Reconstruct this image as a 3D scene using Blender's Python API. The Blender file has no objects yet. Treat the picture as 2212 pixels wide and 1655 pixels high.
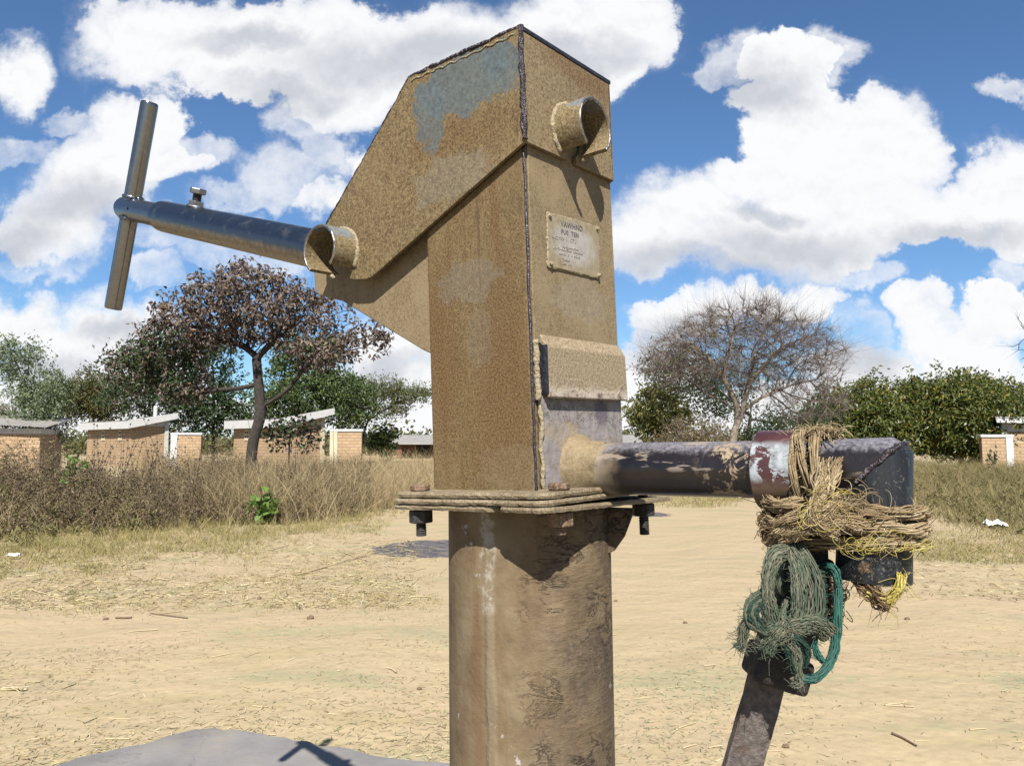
import bpy, bmesh, math, random
import numpy as np
from mathutils import Vector, Matrix

random.seed(11)
rng = np.random.default_rng(11)
S = bpy.context.scene
COL = S.collection
PI = math.pi
EYE = 1.05            # eye height above the sandy ground
F, CX, CY, PITCH = 1724.0, 1106.0, 827.5, 0.0773


# ------------------------------------------------------------------ helpers
def ray(px, py):
    c, s = math.cos(PITCH), math.sin(PITCH)
    a, b = (px - CX) / F, (CY - py) / F
    return np.array([a, c - b * s, s + b * c])


def at(px, py, Y):
    """a point of the place seen in the photo at (px, py), standing Y metres away"""
    r = ray(px, py)
    return r / r[1] * Y + np.array([0, 0, EYE])


def on_ground(px, py, z=0.0):
    r = ray(px, py)
    return r * ((z - EYE) / r[2]) + np.array([0, 0, EYE])


def tag(o, label=None, cat=None, group=None, kind=None):
    if label: o['label'] = label
    if cat: o['category'] = cat
    if group: o['group'] = group
    if kind: o['kind'] = kind
    return o


def empty(name, loc, rz=0.0, label=None, cat=None, group=None):
    o = bpy.data.objects.new(name, None)
    o.location = loc
    o.rotation_euler = (0, 0, rz)
    o.empty_display_size = 0.1
    COL.objects.link(o)
    return tag(o, label, cat, group)


def link(name, me, mat=None, parent=None):
    if mat is not None:
        me.materials.append(mat)
    o = bpy.data.objects.new(name, me)
    COL.objects.link(o)
    if parent is not None:
        o.parent = parent
    return o


def np_mesh(name, verts, faces, mat=None, parent=None, smooth=False):
    """verts (N,3); faces (M,k) array with one k, or a list of such arrays"""
    verts = np.asarray(verts, np.float32)
    if not isinstance(faces, (list, tuple)):
        faces = [faces]
    faces = [np.asarray(f, np.int32) for f in faces if len(f)]
    me = bpy.data.meshes.new(name)
    me.vertices.add(len(verts))
    me.vertices.foreach_set('co', verts.ravel())
    idx = np.concatenate([f.ravel() for f in faces])
    tot = np.concatenate([np.full(len(f), f.shape[1], np.int32) for f in faces])
    start = np.concatenate([[0], np.cumsum(tot)[:-1]]).astype(np.int32)
    me.loops.add(len(idx))
    me.loops.foreach_set('vertex_index', idx)
    me.polygons.add(len(tot))
    me.polygons.foreach_set('loop_start', start)
    me.polygons.foreach_set('loop_total', tot)
    me.polygons.foreach_set('use_smooth', np.full(len(tot), bool(smooth)))
    me.update(calc_edges=True)
    return link(name, me, mat, parent)


def bm_obj(name, bm, mat=None, parent=None, smooth=False, bevel=0.0, seg=2, angle=35):
    bmesh.ops.recalc_face_normals(bm, faces=bm.faces[:])
    me = bpy.data.meshes.new(name)
    bm.to_mesh(me)
    bm.free()
    if smooth:
        for p in me.polygons:
            p.use_smooth = True
        if smooth == 'auto':
            me.set_sharp_from_angle(angle=math.radians(angle))
    o = link(name, me, mat, parent)
    if bevel:
        m = o.modifiers.new('bevel', 'BEVEL')
        m.width = bevel
        m.segments = seg
        m.limit_method = 'ANGLE'
        m.angle_limit = math.radians(30)
    return o


def prism(bm, poly, axis, lo, hi):
    """poly: 2-D outline in the two axes other than `axis`"""
    def p3(q, t):
        if axis == 0: return (t, q[0], q[1])
        if axis == 1: return (q[0], t, q[1])
        return (q[0], q[1], t)
    A = [bm.verts.new(p3(q, lo)) for q in poly]
    B = [bm.verts.new(p3(q, hi)) for q in poly]
    n = len(poly)
    bm.faces.new(A)
    bm.faces.new(B[::-1])
    for i in range(n):
        bm.faces.new((A[i], B[i], B[(i + 1) % n], A[(i + 1) % n]))


def box(bm, x0, x1, y0, y1, z0, z1):
    prism(bm, [(x0, y0), (x1, y0), (x1, y1), (x0, y1)], 2, z0, z1)


def perp(d):
    d = d / np.linalg.norm(d)
    h = np.array([0, 0, 1.0]) if abs(d[2]) < .9 else np.array([1.0, 0, 0])
    a = np.cross(h, d)
    a /= np.linalg.norm(a)
    return a, np.cross(d, a)


def tube(bm, pts, rad, seg=20, caps=True):
    pts = [np.asarray(p, float) for p in pts]
    n = len(pts)
    rad = [rad] * n if np.isscalar(rad) else rad
    rings = []
    a = None
    for i in range(n):
        d = pts[min(i + 1, n - 1)] - pts[max(i - 1, 0)]
        d /= np.linalg.norm(d)
        if a is None:
            a, b = perp(d)
        else:
            a = a - d * np.dot(a, d)
            a /= np.linalg.norm(a)
            b = np.cross(d, a)
        rings.append([bm.verts.new(pts[i] + rad[i] * (math.cos(t) * a + math.sin(t) * b))
                      for t in np.linspace(0, 2 * PI, seg, endpoint=False)])
    for i in range(n - 1):
        for k in range(seg):
            bm.faces.new((rings[i][k], rings[i][(k + 1) % seg], rings[i + 1][(k + 1) % seg], rings[i + 1][k]))
    if caps:
        bm.faces.new(rings[0][::-1])
        bm.faces.new(rings[-1])
    return rings


def arc_shell(bm, c, ax, e1, e2, r0, r1, lo, hi, a0, a1, n=36, endtrim=None):
    """a tube wall (outer r1, inner r0) from angle a0 to a1 along ax from lo to hi"""
    c, ax, e1, e2 = [np.asarray(q, float) for q in (c, ax, e1, e2)]
    full = abs(a1 - a0) > 2 * PI - 1e-4
    N = n if full else n + 1
    P = []
    for k in range(N):
        t = a0 + (a1 - a0) * k / n
        d = math.cos(t) * e1 + math.sin(t) * e2
        P.append([bm.verts.new(c + ax * h + d * r) for h, r in ((lo, r1), (hi, r1), (hi, r0), (lo, r0))])
    for k in range(n):
        A, B = P[k], P[(k + 1) % N]
        for j in range(4):
            bm.faces.new((A[j], A[(j + 1) % 4], B[(j + 1) % 4], B[j]))
    if not full:
        bm.faces.new(P[0])
        bm.faces.new(P[-1][::-1])


def hexa(bm, c, ax, r, h, seg=6, rot=0.0):
    c = np.asarray(c, float)
    ax = np.asarray(ax, float) / np.linalg.norm(ax)
    a, b = perp(ax)
    A = [bm.verts.new(c + r * (math.cos(t + rot) * a + math.sin(t + rot) * b)) for t in np.linspace(0, 2 * PI, seg, endpoint=False)]
    B = [bm.verts.new(c + ax * h + r * (math.cos(t + rot) * a + math.sin(t + rot) * b)) for t in np.linspace(0, 2 * PI, seg, endpoint=False)]
    bm.faces.new(A[::-1])
    bm.faces.new(B)
    for i in range(seg):
        bm.faces.new((A[i], A[(i + 1) % seg], B[(i + 1) % seg], B[i]))


def cut(o, bm):
    """subtract the solid in bm from o, and keep the result as o's own mesh"""
    bmesh.ops.recalc_face_normals(bm, faces=bm.faces[:])
    me = bpy.data.meshes.new('cut')
    bm.to_mesh(me)
    bm.free()
    c = bpy.data.objects.new('cut', me)
    COL.objects.link(c)
    c.parent = o.parent
    m = o.modifiers.new('cut', 'BOOLEAN')
    m.object = c
    m.operation = 'DIFFERENCE'
    m.solver = 'EXACT'
    bpy.context.view_layer.update()
    dg = bpy.context.evaluated_depsgraph_get()
    new = bpy.data.meshes.new_from_object(o.evaluated_get(dg))
    o.modifiers.clear()
    o.data = new
    bpy.data.objects.remove(c)


def smoothpath(pts, n):
    pts = np.asarray(pts, float)
    P = np.vstack([2 * pts[0] - pts[1], pts, 2 * pts[-1] - pts[-2]])
    out = []
    m = len(pts) - 1
    for t in np.linspace(0, m - 1e-6, n):
        i = int(t)
        u = t - i
        p0, p1, p2, p3 = P[i], P[i + 1], P[i + 2], P[i + 3]
        out.append(.5 * ((2 * p1) + (-p0 + p2) * u + (2 * p0 - 5 * p1 + 4 * p2 - p3) * u * u + (-p0 + 3 * p1 - 3 * p2 + p3) * u ** 3))
    return np.array(out)


def frames(P):
    T = np.gradient(P, axis=0)
    T /= np.linalg.norm(T, axis=1)[:, None] + 1e-12
    a, _ = perp(T[0])
    A = np.zeros_like(P)
    for i in range(len(P)):
        a = a - T[i] * np.dot(a, T[i])
        a /= np.linalg.norm(a)
        A[i] = a
    return T, A, np.cross(T, A)


class Strands:
    """collects many thin tubes of equal side count into one mesh"""
    def __init__(self, sides=4):
        self.s = sides
        self.V, self.Fc, self.n = [], [], 0

    def add(self, P, r):
        P = np.asarray(P, float)
        T, A, B = frames(P)
        n, s = len(P), self.s
        r = np.broadcast_to(np.asarray(r, float), (n,))
        th = np.linspace(0, 2 * PI, s, endpoint=False)
        R = P[:, None] + r[:, None, None] * (np.cos(th)[None, :, None] * A[:, None] + np.sin(th)[None, :, None] * B[:, None])
        i = np.arange(n - 1)[:, None] * s
        k = np.arange(s)[None]
        k2 = (k + 1) % s
        f = np.stack([i + k, i + k2, i + s + k2, i + s + k], -1).reshape(-1, 4) + self.n
        self.V.append(R.reshape(-1, 3))
        self.Fc.append(f)
        self.n += n * s

    def build(self, name, mat, parent, origin=(0, 0, 0), smooth=True):
        return np_mesh(name, np.concatenate(self.V) - np.asarray(origin), np.concatenate(self.Fc), mat, parent, smooth)


def wobble(n, amp, k=4):
    """smooth random 3-D wander of n samples"""
    m = max(4, n // k + 2)
    c = rng.normal(0, amp, (m, 3))
    return np.stack([np.interp(np.linspace(0, m - 1, n), np.arange(m), c[:, j]) for j in range(3)], 1)


# ------------------------------------------------------------------ materials
ALB = .72                     # measured colours are a little bright for this exposure


class NT:
    def __init__(self, name, rough=.8, metal=0.0, spec=.5):
        self.m = bpy.data.materials.new(name)
        self.m.use_nodes = True
        self.t = self.m.node_tree
        self.b = self.t.nodes['Principled BSDF']
        self.b.inputs['Roughness'].default_value = rough
        self.b.inputs['Metallic'].default_value = metal
        self.b.inputs['Specular IOR Level'].default_value = spec
        self._co = None

    def put(self, sock, v):
        if hasattr(v, 'links') or isinstance(v, bpy.types.NodeSocket):
            self.t.links.new(v, sock)
        elif isinstance(v, (tuple, list)) and len(v) == 3 and sock.type == 'RGBA':
            sock.default_value = (*v, 1)
        else:
            sock.default_value = v

    def n(self, typ, **kw):
        o = self.t.nodes.new(typ)
        for k, v in kw.items():
            setattr(o, k, v)
        return o

    @property
    def co(self):
        if self._co is None:
            self._co = self.n('ShaderNodeTexCoord').outputs['Object']
        return self._co

    def geo(self, out):
        return self.n('ShaderNodeNewGeometry').outputs[out]

    def vec(self, op, a, b=None, c=None):
        o = self.n('ShaderNodeVectorMath', operation=op)
        self.put(o.inputs[0], a)
        if b is not None: self.put(o.inputs[1], b)
        if c is not None: self.put(o.inputs[2], c)
        return o.outputs['Value'] if op in ('LENGTH', 'DISTANCE', 'DOT_PRODUCT') else o.outputs[0]

    def math(self, op, a, b=None, c=None, clamp=False):
        o = self.n('ShaderNodeMath', operation=op, use_clamp=clamp)
        self.put(o.inputs[0], a)
        if b is not None: self.put(o.inputs[1], b)
        if c is not None: self.put(o.inputs[2], c)
        return o.outputs[0]

    def noise(self, scale, detail=4, rough=.55, vec=None, dist=0.0, out=0):
        o = self.n('ShaderNodeTexNoise')
        self.put(o.inputs['Vector'], vec if vec is not None else self.co)
        o.inputs['Scale'].default_value = scale
        o.inputs['Detail'].default_value = detail
        o.inputs['Roughness'].default_value = rough
        o.inputs['Distortion'].default_value = dist
        return o.outputs[out]

    def voro(self, scale, feature='DISTANCE_TO_EDGE', vec=None, out=0, rand=1.0):
        o = self.n('ShaderNodeTexVoronoi', feature=feature)
        self.put(o.inputs['Vector'], vec if vec is not None else self.co)
        o.inputs['Scale'].default_value = scale
        o.inputs['Randomness'].default_value = rand
        return o.outputs[out]

    def ramp(self, fac, stops, interp='LINEAR'):
        o = self.n('ShaderNodeValToRGB')
        o.color_ramp.interpolation = interp
        el = o.color_ramp.elements
        while len(el) < len(stops): el.new(.5)
        for e, (p, c) in zip(el, stops):
            e.position = p
            e.color = (*c, 1) if isinstance(c, (tuple, list)) else (c, c, c, 1)
        self.put(o.inputs[0], fac)
        return o.outputs[0]

    def step(self, x, lo, hi):
        o = self.n('ShaderNodeMapRange', interpolation_type='SMOOTHSTEP')
        self.put(o.inputs[0], x)
        o.inputs[1].default_value, o.inputs[2].default_value = lo, hi
        return o.outputs[0]

    def mix(self, fac, a, b, mode='MIX'):
        o = self.n('ShaderNodeMix', data_type='RGBA', blend_type=mode)
        self.put(o.inputs[0], fac)
        self.put(o.inputs[6], a)
        self.put(o.inputs[7], b)
        return o.outputs[2]

    def sep(self, v=None):
        o = self.n('ShaderNodeSeparateXYZ')
        self.put(o.inputs[0], v if v is not None else self.co)
        return o.outputs

    def blob(self, c, r, amp=.5, scale=60, soft=.25):
        """an irregular patch round c (object space) with radii r"""
        d = self.vec('LENGTH', self.vec('DIVIDE', self.vec('SUBTRACT', self.co, tuple(c)), tuple(r)))
        d = self.math('ADD', d, self.math('MULTIPLY', self.math('SUBTRACT', self.noise(scale, 6, .65), .5), amp * 2))
        o = self.step(d, 1 + soft, 1 - soft)
        return o

    def bump(self, h, strength=.3, dist=.002, normal=None):
        o = self.n('ShaderNodeBump')
        o.inputs['Strength'].default_value = strength
        o.inputs['Distance'].default_value = dist
        self.put(o.inputs['Height'], h)
        if normal is not None: self.put(o.inputs['Normal'], normal)
        return o.outputs[0]

    def done(self, color=None, rough=None, normal=None, metal=None, scale_albedo=True):
        if color is not None:
            if ALB != 1 and scale_albedo:
                mx_ = self.n('ShaderNodeVectorMath', operation='SCALE')
                if isinstance(color, tuple): mx_.inputs[0].default_value = color
                else: self.t.links.new(color, mx_.inputs[0])
                mx_.inputs['Scale'].default_value = ALB
                color = mx_.outputs[0]
            self.put(self.b.inputs['Base Color'], color)
            self.albedo = color
        if rough is not None: self.put(self.b.inputs['Roughness'], rough)
        if normal is not None: self.put(self.b.inputs['Normal'], normal)
        if metal is not None: self.put(self.b.inputs['Metallic'], metal)
        return self.m


def flat(name, col, rough=.8, metal=0.0, var=.15, scale=30, bump=.2):
    k = NT(name, rough, metal)
    n = k.noise(scale, 5, .6)
    lo = tuple(c * (1 - var * 1.6) for c in col)
    hi = tuple(min(1, c * (1 + var * 1.6)) for c in col)
    return k.done(k.ramp(n, [(.3, lo), (.7, hi)]), normal=k.bump(n, bump, .01))


def leafmat(name, cols, rough=.55, transl=.25):
    k = NT(name, rough, 0, .35)
    r = k.geo('Random Per Island')
    st = [(i / max(1, len(cols) - 1), c) for i, c in enumerate(cols)]
    c = k.ramp(r, st)
    k.done(c)
    tr = k.n('ShaderNodeBsdfTranslucent')
    k.put(tr.inputs[0], k.albedo)
    mx = k.n('ShaderNodeMixShader')
    mx.inputs[0].default_value = transl
    k.t.links.new(k.b.outputs[0], mx.inputs[1])
    k.t.links.new(tr.outputs[0], mx.inputs[2])
    k.t.links.new(mx.outputs[0], k.t.nodes['Material Output'].inputs[0])
    return k.m


# pump-local coordinates: a along the nameplate face, b along the handle side, c up from eye level
def L(a, b, c):
    return (a - .075, b - .0645, c + .96)


def mat_dusty(name, dust, mid, dark, speck=420, blotch=.5, streak=.4, patches=(), rust=()):
    """galvanised sheet under baked-on dust and rust"""
    k = NT(name, .78, 0, .35)
    n1 = k.noise(speck, 3, .6)
    n1b = k.noise(speck * .45, 4, .6, dist=.6)
    s = k.math('ADD', k.math('MULTIPLY', n1, .6), k.math('MULTIPLY', n1b, .4))
    col = k.ramp(s, [(.37, dark), (.49, mid), (.62, dust)])
    n2 = k.noise(16, 5, .6)
    n0 = k.noise(7, 6, .7)
    col = k.mix(k.math('MULTIPLY', k.step(n0, .50, .68), .45), col, k.ramp(n1, [(.38, tuple(q * .8 for q in dark)), (.66, mid)]))
    col = k.mix(k.math('MULTIPLY', k.step(n2, .48, .68), blotch), col, dust)
    v = k.vec('MULTIPLY', k.co, (55, 55, 5))
    n3 = k.noise(1, 5, .6, vec=v)
    rc = k.ramp(n1, [(.4, (.070, .037, .013)), (.62, (.175, .100, .036))])
    col = k.mix(k.math('MULTIPLY', k.step(n3, .50, .72), streak), col, rc)
    dr = k.math('MULTIPLY', k.step(k.noise(1, 4, .6, vec=k.vec('MULTIPLY', k.co, (120, 120, 3))), .58, .68), k.step(k.noise(9, 3, .6), .45, .60))
    col = k.mix(k.math('MULTIPLY', dr, .5), col, tuple(q * .75 for q in dark))
    for c, r, amt in rust:
        col = k.mix(k.math('MULTIPLY', k.blob(c, r, .5, 45, .5), amt), col, rc)
    for c, r, amt, pc in patches:
        pcol = k.ramp(k.noise(210, 5, .7), [(.33, tuple(q * .55 for q in pc)), (.66, tuple(q * 1.15 for q in pc))])
        bl_ = k.math('ADD', k.blob(c, r, .95, 55, .40), k.math('MULTIPLY', k.math('SUBTRACT', k.noise(330, 4, .7), .5), .9))
        col = k.mix(k.math('MULTIPLY', k.step(bl_, .38, .66), amt), col, pcol)
    return k.done(col, rough=k.ramp(n1, [(.3, .62), (.7, .9)]), normal=k.bump(s, .30, .0014, k.bump(n2, .15, .004)))


STEEL = (.095, .125, .135)
M = {}
M['side'] = mat_dusty('dusty_side_sheet', (.235, .175, .090), (.140, .098, .044), (.062, .041, .017), 520, .30, .45,
    patches=[(L(-.007, .062, .352), (.03, .066, .030), .80, STEEL), (L(-.007, .112, .335), (.03, .022, .034), .70, STEEL),
             (L(-.007, .02, .362), (.03, .02, .018), .7, STEEL), (L(-.007, .085, .262), (.03, .05, .022), .25, (.25, .235, .20))],
    rust=[(L(-.007, .030, .363), (.03, .009, .016), .95), (L(-.007, .094, .366), (.03, .013, .010), .95), (L(-.007, .03, .30), (.03, .05, .02), .4),
          (L(-.007, .10, .305), (.03, .05, .018), .55)])
M['front'] = mat_dusty('dusty_front_sheet', (.262, .204, .120), (.192, .143, .078), (.098, .069, .035), 520, .75, .25,
    rust=[(L(.09, -.007, .372), (.06, .03, .014), .55), (L(.12, -.007, .352), (.03, .03, .03), .4)])
M['column'] = mat_dusty('dusty_column_sheet', (.205, .146, .070), (.135, .090, .037), (.068, .043, .017), 520, .28, .85,
    patches=[(L(0, .075, .16), (.03, .04, .020), .24, (.20, .195, .18)), (L(0, .06, .10), (.03, .015, .03), .14, (.20, .195, .18)),
             (L(0, .02, -.02), (.03, .05, .02), .15, (.25, .21, .15))],
    rust=[(L(0, .115, .08), (.03, .03, .07), .7), (L(0, .03, .06), (.03, .03, .09), .65), (L(0, .05, .02), (.03, .04, .05), .4)])
M['colfront'] = mat_dusty('dusty_column_front', (.250, .193, .113), (.200, .150, .083), (.130, .093, .049), 520, .7, .2,
    patches=[(L(.08, 0, .14), (.05, .03, .02), .3, (.28, .245, .20))])
M['stub'] = mat_dusty('dusty_tube', (.27, .22, .13), (.17, .125, .06), (.075, .05, .022), 500, .3, .4,
    patches=[(L(-.03, .24, .238), (.02, .022, .012), .85, (.16, .185, .20)), (L(.055, -.028, .326), (.025, .012, .012), .85, (.16, .185, .20))])
M['mudweld'] = flat('caked_mud_weld', (.32, .265, .17), .9, 0, .18, 300, .6)
M['bead'] = flat('dark_weld_bead', (.075, .062, .070), .34, .7, .35, 160, .7)
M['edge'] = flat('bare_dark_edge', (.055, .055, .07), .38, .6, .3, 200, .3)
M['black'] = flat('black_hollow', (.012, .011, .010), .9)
M['inner'] = flat('rusty_inner_plate', (.20, .125, .075), .8, 0, .25, 120, .4)


def mat_galv(name, base, rough, dust_refl_amt, brushed=False):
    k = NT(name, rough, .9, .5)
    n = k.noise(140, 5, .6)
    v = k.vec('MULTIPLY', k.co, (30, 30, 30))
    n2 = k.noise(1.2, 5, .65, vec=v)
    col = k.ramp(n, [(.25, tuple(c * .84 for c in base)), (.75, base)])
    nz = k.sep(k.geo('Normal'))[2]
    dn = k.math('MULTIPLY', k.step(k.math('ADD', nz, k.math('MULTIPLY', k.math('SUBTRACT', n2, .5), .5)), -.15, -.55), dust_refl_amt)  # brown ground reflection painted on undersides, mixed with dust
    d2 = k.math('MULTIPLY', k.step(n2, .52, .72), dust_refl_amt * .35)
    dd = k.math('MAXIMUM', dn, d2)
    col = k.mix(dd, col, k.ramp(n, [(.35, (.075, .052, .026)), (.65, (.20, .15, .085))]))
    mt = k.math('SUBTRACT', .9, k.math('MULTIPLY', dd, .85))
    rg = k.math('ADD', k.math('MULTIPLY', n, .16), rough - .08)
    return k.done(col, rough=rg, normal=k.bump(n, .12, .001), metal=mt, scale_albedo=False)


M['sleeve'] = mat_galv('worn_galvanised_sleeve', (.078, .098, .130), .30, .8)
M['rod'] = mat_galv('bright_galvanised_rod', (.14, .165, .205), .26, .2)
M['grip'] = mat_galv('polished_grip', (.18, .176, .172), .17, .25)
M['bolt'] = mat_galv('grey_bolt_steel', (.20, .20, .215), .4, .5)
M['rustbolt'] = mat_dusty('rusty_bolt', (.30, .21, .14), (.14, .085, .05), (.045, .03, .022), 500, .3, .3)
M['darkbolt'] = flat('dark_bolt', (.030, .027, .026), .7, .2, .3, 200, .4)
M['plate'] = mat_dusty('flange_plate', (.30, .24, .155), (.20, .157, .098), (.095, .075, .052), 700, .5, .5)

# nameplate: dull aluminium with dust in the corners
k = NT('dull_aluminium_plate', .5, .1)
n = k.noise(140, 5, .65)
e = k.blob(L(.072, 0, .193), (.036, .02, .020), .35, 90, .35)
M['aluminium'] = k.done(k.mix(e, k.ramp(n, [(.35, (.24, .19, .11)), (.65, (.33, .27, .17))]), k.ramp(n, [(.3, (.30, .275, .24)), (.7, (.41, .38, .34))])),
                        normal=k.bump(n, .3, .001))
M['ink'] = flat('black_plate_ink', (.085, .08, .08), .7)
M['fadedink'] = flat('faded_plate_ink', (.27, .245, .22), .7)

# grey mud panel below the skirt
k = NT('grey_mud_coat', .85)
n = k.noise(60, 6, .65)
rid = k.math('ABSOLUTE', k.math('SUBTRACT', k.noise(34, 6, .7, dist=1.2), .5))
cr = k.math('MULTIPLY', k.step(rid, .012, 0.0), k.step(k.noise(22, 2, .5), .50, .60))
col = k.ramp(n, [(.3, (.17, .145, .122)), (.5, (.235, .21, .205)), (.68, (.285, .26, .265))])
col = k.mix(k.step(k.noise(20, 4, .6), .52, .66), col, (.29, .23, .155))
col = k.mix(k.blob(L(.11, 0, .030), (.012, .02, .012), .4, 90, .3), col, (.12, .10, .12))
col = k.mix(k.math('MULTIPLY', cr, .8), col, (.10, .08, .06))
M['mudpanel'] = k.done(col, normal=k.bump(k.math('SUBTRACT', n, k.math('MULTIPLY', cr, .6)), .7, .003))

# skirt: dust, with whitish lumps along its lower edge
k = NT('skirt_sheet', .85)
n = k.noise(380, 4, .6)
n2 = k.noise(55, 6, .7)
col = k.ramp(n, [(.36, (.165, .125, .075)), (.5, (.25, .195, .12)), (.62, (.31, .25, .16))])
z = k.sep()[2]
low = k.math('MULTIPLY', k.step(k.math('ADD', z, k.math('MULTIPLY', k.math('SUBTRACT', n2, .5), .035)), .96 + .056, .96 + .046), .85)
col = k.mix(low, col, k.ramp(n2, [(.36, (.07, .045, .045)), (.43, (.32, .26, .21)), (.65, (.50, .45, .39))]))
M['skirt'] = k.done(col, normal=k.bump(k.math('ADD', n, k.math('MULTIPLY', low, k.math('MULTIPLY', n2, 4))), .5, .002))

# pedestal: thick dusty flaking paint
k = NT('flaking_pedestal_paint', .82, 0, .3)
n = k.noise(32, 6, .62)
v = k.vec('MULTIPLY', k.co, (40, 40, 4))
st = k.noise(1, 5, .6, vec=v)
fine = k.noise(240, 4, .6)
wv = k.vec('ADD', k.co, k.vec('MULTIPLY', k.noise(30, 6, .75, out=1), (.075, .075, .055)))
vo = k.voro(30, vec=wv)
cell = k.voro(30, 'F1', vec=wv, out=1)
cellv = k.sep(cell)[0]
side = k.step(k.math('ADD', k.vec('DOT_PRODUCT', k.co, (.626, -.779, 0)), k.math('MULTIPLY', k.math('SUBTRACT', k.noise(12, 4, .6), .5), .07)), -.025, .030)       # the weathered side of the post
rdz = k.math('ABSOLUTE', k.math('SUBTRACT', k.noise(1, 6, .72, vec=k.vec('MULTIPLY', k.co, (26, 26, 62)), dist=.9), .5))
crk = k.math('MULTIPLY', k.step(rdz, .020, .004), k.math('MULTIPLY', k.step(k.noise(16, 3, .6), .44, .56), side))
wr = k.noise(1, 6, .7, vec=k.vec('MULTIPLY', k.co, (60, 60, 190)))
col = k.ramp(n, [(.30, (.105, .072, .040)), (.5, (.165, .120, .069)), (.68, (.200, .156, .095))])
col = k.mix(k.math('MULTIPLY', k.step(st, .50, .70), .7), col, k.ramp(fine, [(.35, (.10, .058, .026)), (.65, (.175, .105, .052))]))
col = k.mix(k.math('MULTIPLY', side, k.math('MULTIPLY', k.step(k.noise(14, 5, .65), .36, .60), .85)), col, k.ramp(fine, [(.35, (.058, .042, .030)), (.65, (.125, .093, .064))]))
col = k.mix(k.math('MULTIPLY', k.step(k.noise(34, 5, .7), .655, .675), k.step(cellv, .4, .5)), col, (.32, .29, .275))
run = k.blob((-.081, -.010, .862), (.022, .008, .060), .7, 60, .3)
rdg = k.blob((-.082, -.010, .70), (.03, .0045, .17), .9, 40, .5)
col = k.mix(k.math('MULTIPLY', rdg, .35), col, (.26, .215, .15))
rst = k.blob((-.086, .004, .76), (.03, .005, .10), .9, 40, .5)
col = k.mix(k.math('MULTIPLY', rst, .4), col, (.15, .082, .038))
col = k.mix(k.math('MULTIPLY', run, k.step(k.noise(80, 5, .7), .42, .6)), col, (.31, .275, .22))
col = k.mix(k.math('MULTIPLY', crk, .8), col, (.045, .03, .02))
h = k.math('SUBTRACT', k.math('MULTIPLY', n, .5), k.math('MULTIPLY', crk, .5))
h = k.math('ADD', h, k.math('MULTIPLY', rdg, .25))
h = k.math('ADD', h, k.math('MULTIPLY', wr, k.math('MULTIPLY', side, .5)))
M['pedestal'] = k.done(col, normal=k.bump(fine, .22, .001, k.bump(h, .95, .005)))

# spout: worn black enamel, pale dust and painted sky reflection on its upward side, tan dirt
k = NT('worn_black_spout_paint', .35)
nz = k.sep(k.geo('Normal'))[2]
n = k.noise(30, 6, .65)
f2 = k.noise(300, 3, .6)
dust_sheen = k.step(k.math('ADD', nz, k.math('ADD', k.math('MULTIPLY', k.math('SUBTRACT', n, .5), .55), k.math('MULTIPLY', k.math('SUBTRACT', f2, .5), .35))), .52, .90)
x = k.vec('DOT_PRODUCT', k.co, (.067, -.998, 0))
col = k.ramp(n, [(.35, (.006, .005, .006)), (.62, (.017, .012, .012))])
col = k.mix(k.math('MULTIPLY', dust_sheen, .75), col, k.ramp(f2, [(.35, (.085, .080, .10)), (.65, (.22, .21, .245))]))
tan = k.math('MULTIPLY', k.step(k.noise(75, 7, .75, dist=.8), .52, .57), k.math('MULTIPLY', k.step(x, .185, .215), k.step(x, .30, .27)))
col = k.mix(tan, col, (.29, .22, .14))
spots = k.math('MULTIPLY', k.step(k.noise(1, 4, .6, vec=k.vec('MULTIPLY', k.co, (18, 18, 90))), .60, .64), k.step(nz, -.2, .1))
col = k.mix(k.math('MULTIPLY', spots, .8), col, (.26, .21, .17))
low = k.step(k.math('ADD', nz, k.math('MULTIPLY', k.math('SUBTRACT', n, .5), .3)), -.86, -.97)
col = k.mix(k.math('MULTIPLY', low, .5), col, (.12, .065, .036))
root = k.step(k.math('ADD', x, k.math('MULTIPLY', k.math('SUBTRACT', n, .5), .06)), .116, .092)
col = k.mix(root, col, k.ramp(n, [(.35, (.16, .11, .06)), (.6, (.30, .25, .18))]))
dirty = k.math('MAXIMUM', k.math('MAXIMUM', dust_sheen, tan), root)
M['spout'] = k.done(col, rough=k.math('ADD', .30, k.math('MULTIPLY', dirty, .5)), normal=k.bump(n, .35, .002, k.bump(f2, .1, .0008)))

k = NT('blue_black_outlet_paint', .36)
n = k.noise(42, 6, .7)
f2 = k.noise(420, 3, .65)
st = k.noise(1, 4, .6, vec=k.vec('MULTIPLY', k.co, (70, 70, 6)))
nz = k.sep(k.geo('Normal'))[2]
col = k.ramp(st, [(.38, (.006, .007, .009)), (.62, (.022, .026, .033))])
col = k.mix(k.math('MULTIPLY', k.step(k.math('ADD', f2, k.math('MULTIPLY', n, .6)), .86, .98), .55), col, (.17, .16, .12))
col = k.mix(k.math('MULTIPLY', k.step(n, .56, .66), .75), col, (.19, .115, .055))
col = k.mix(k.math('MULTIPLY', k.step(nz, .55, .85), .6), col, (.12, .13, .16))
k.b.inputs['Specular IOR Level'].default_value = .3
M['outlet'] = k.done(col, rough=k.math('ADD', .34, k.math('MULTIPLY', n, .35)), normal=k.bump(n, .3, .002))

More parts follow.
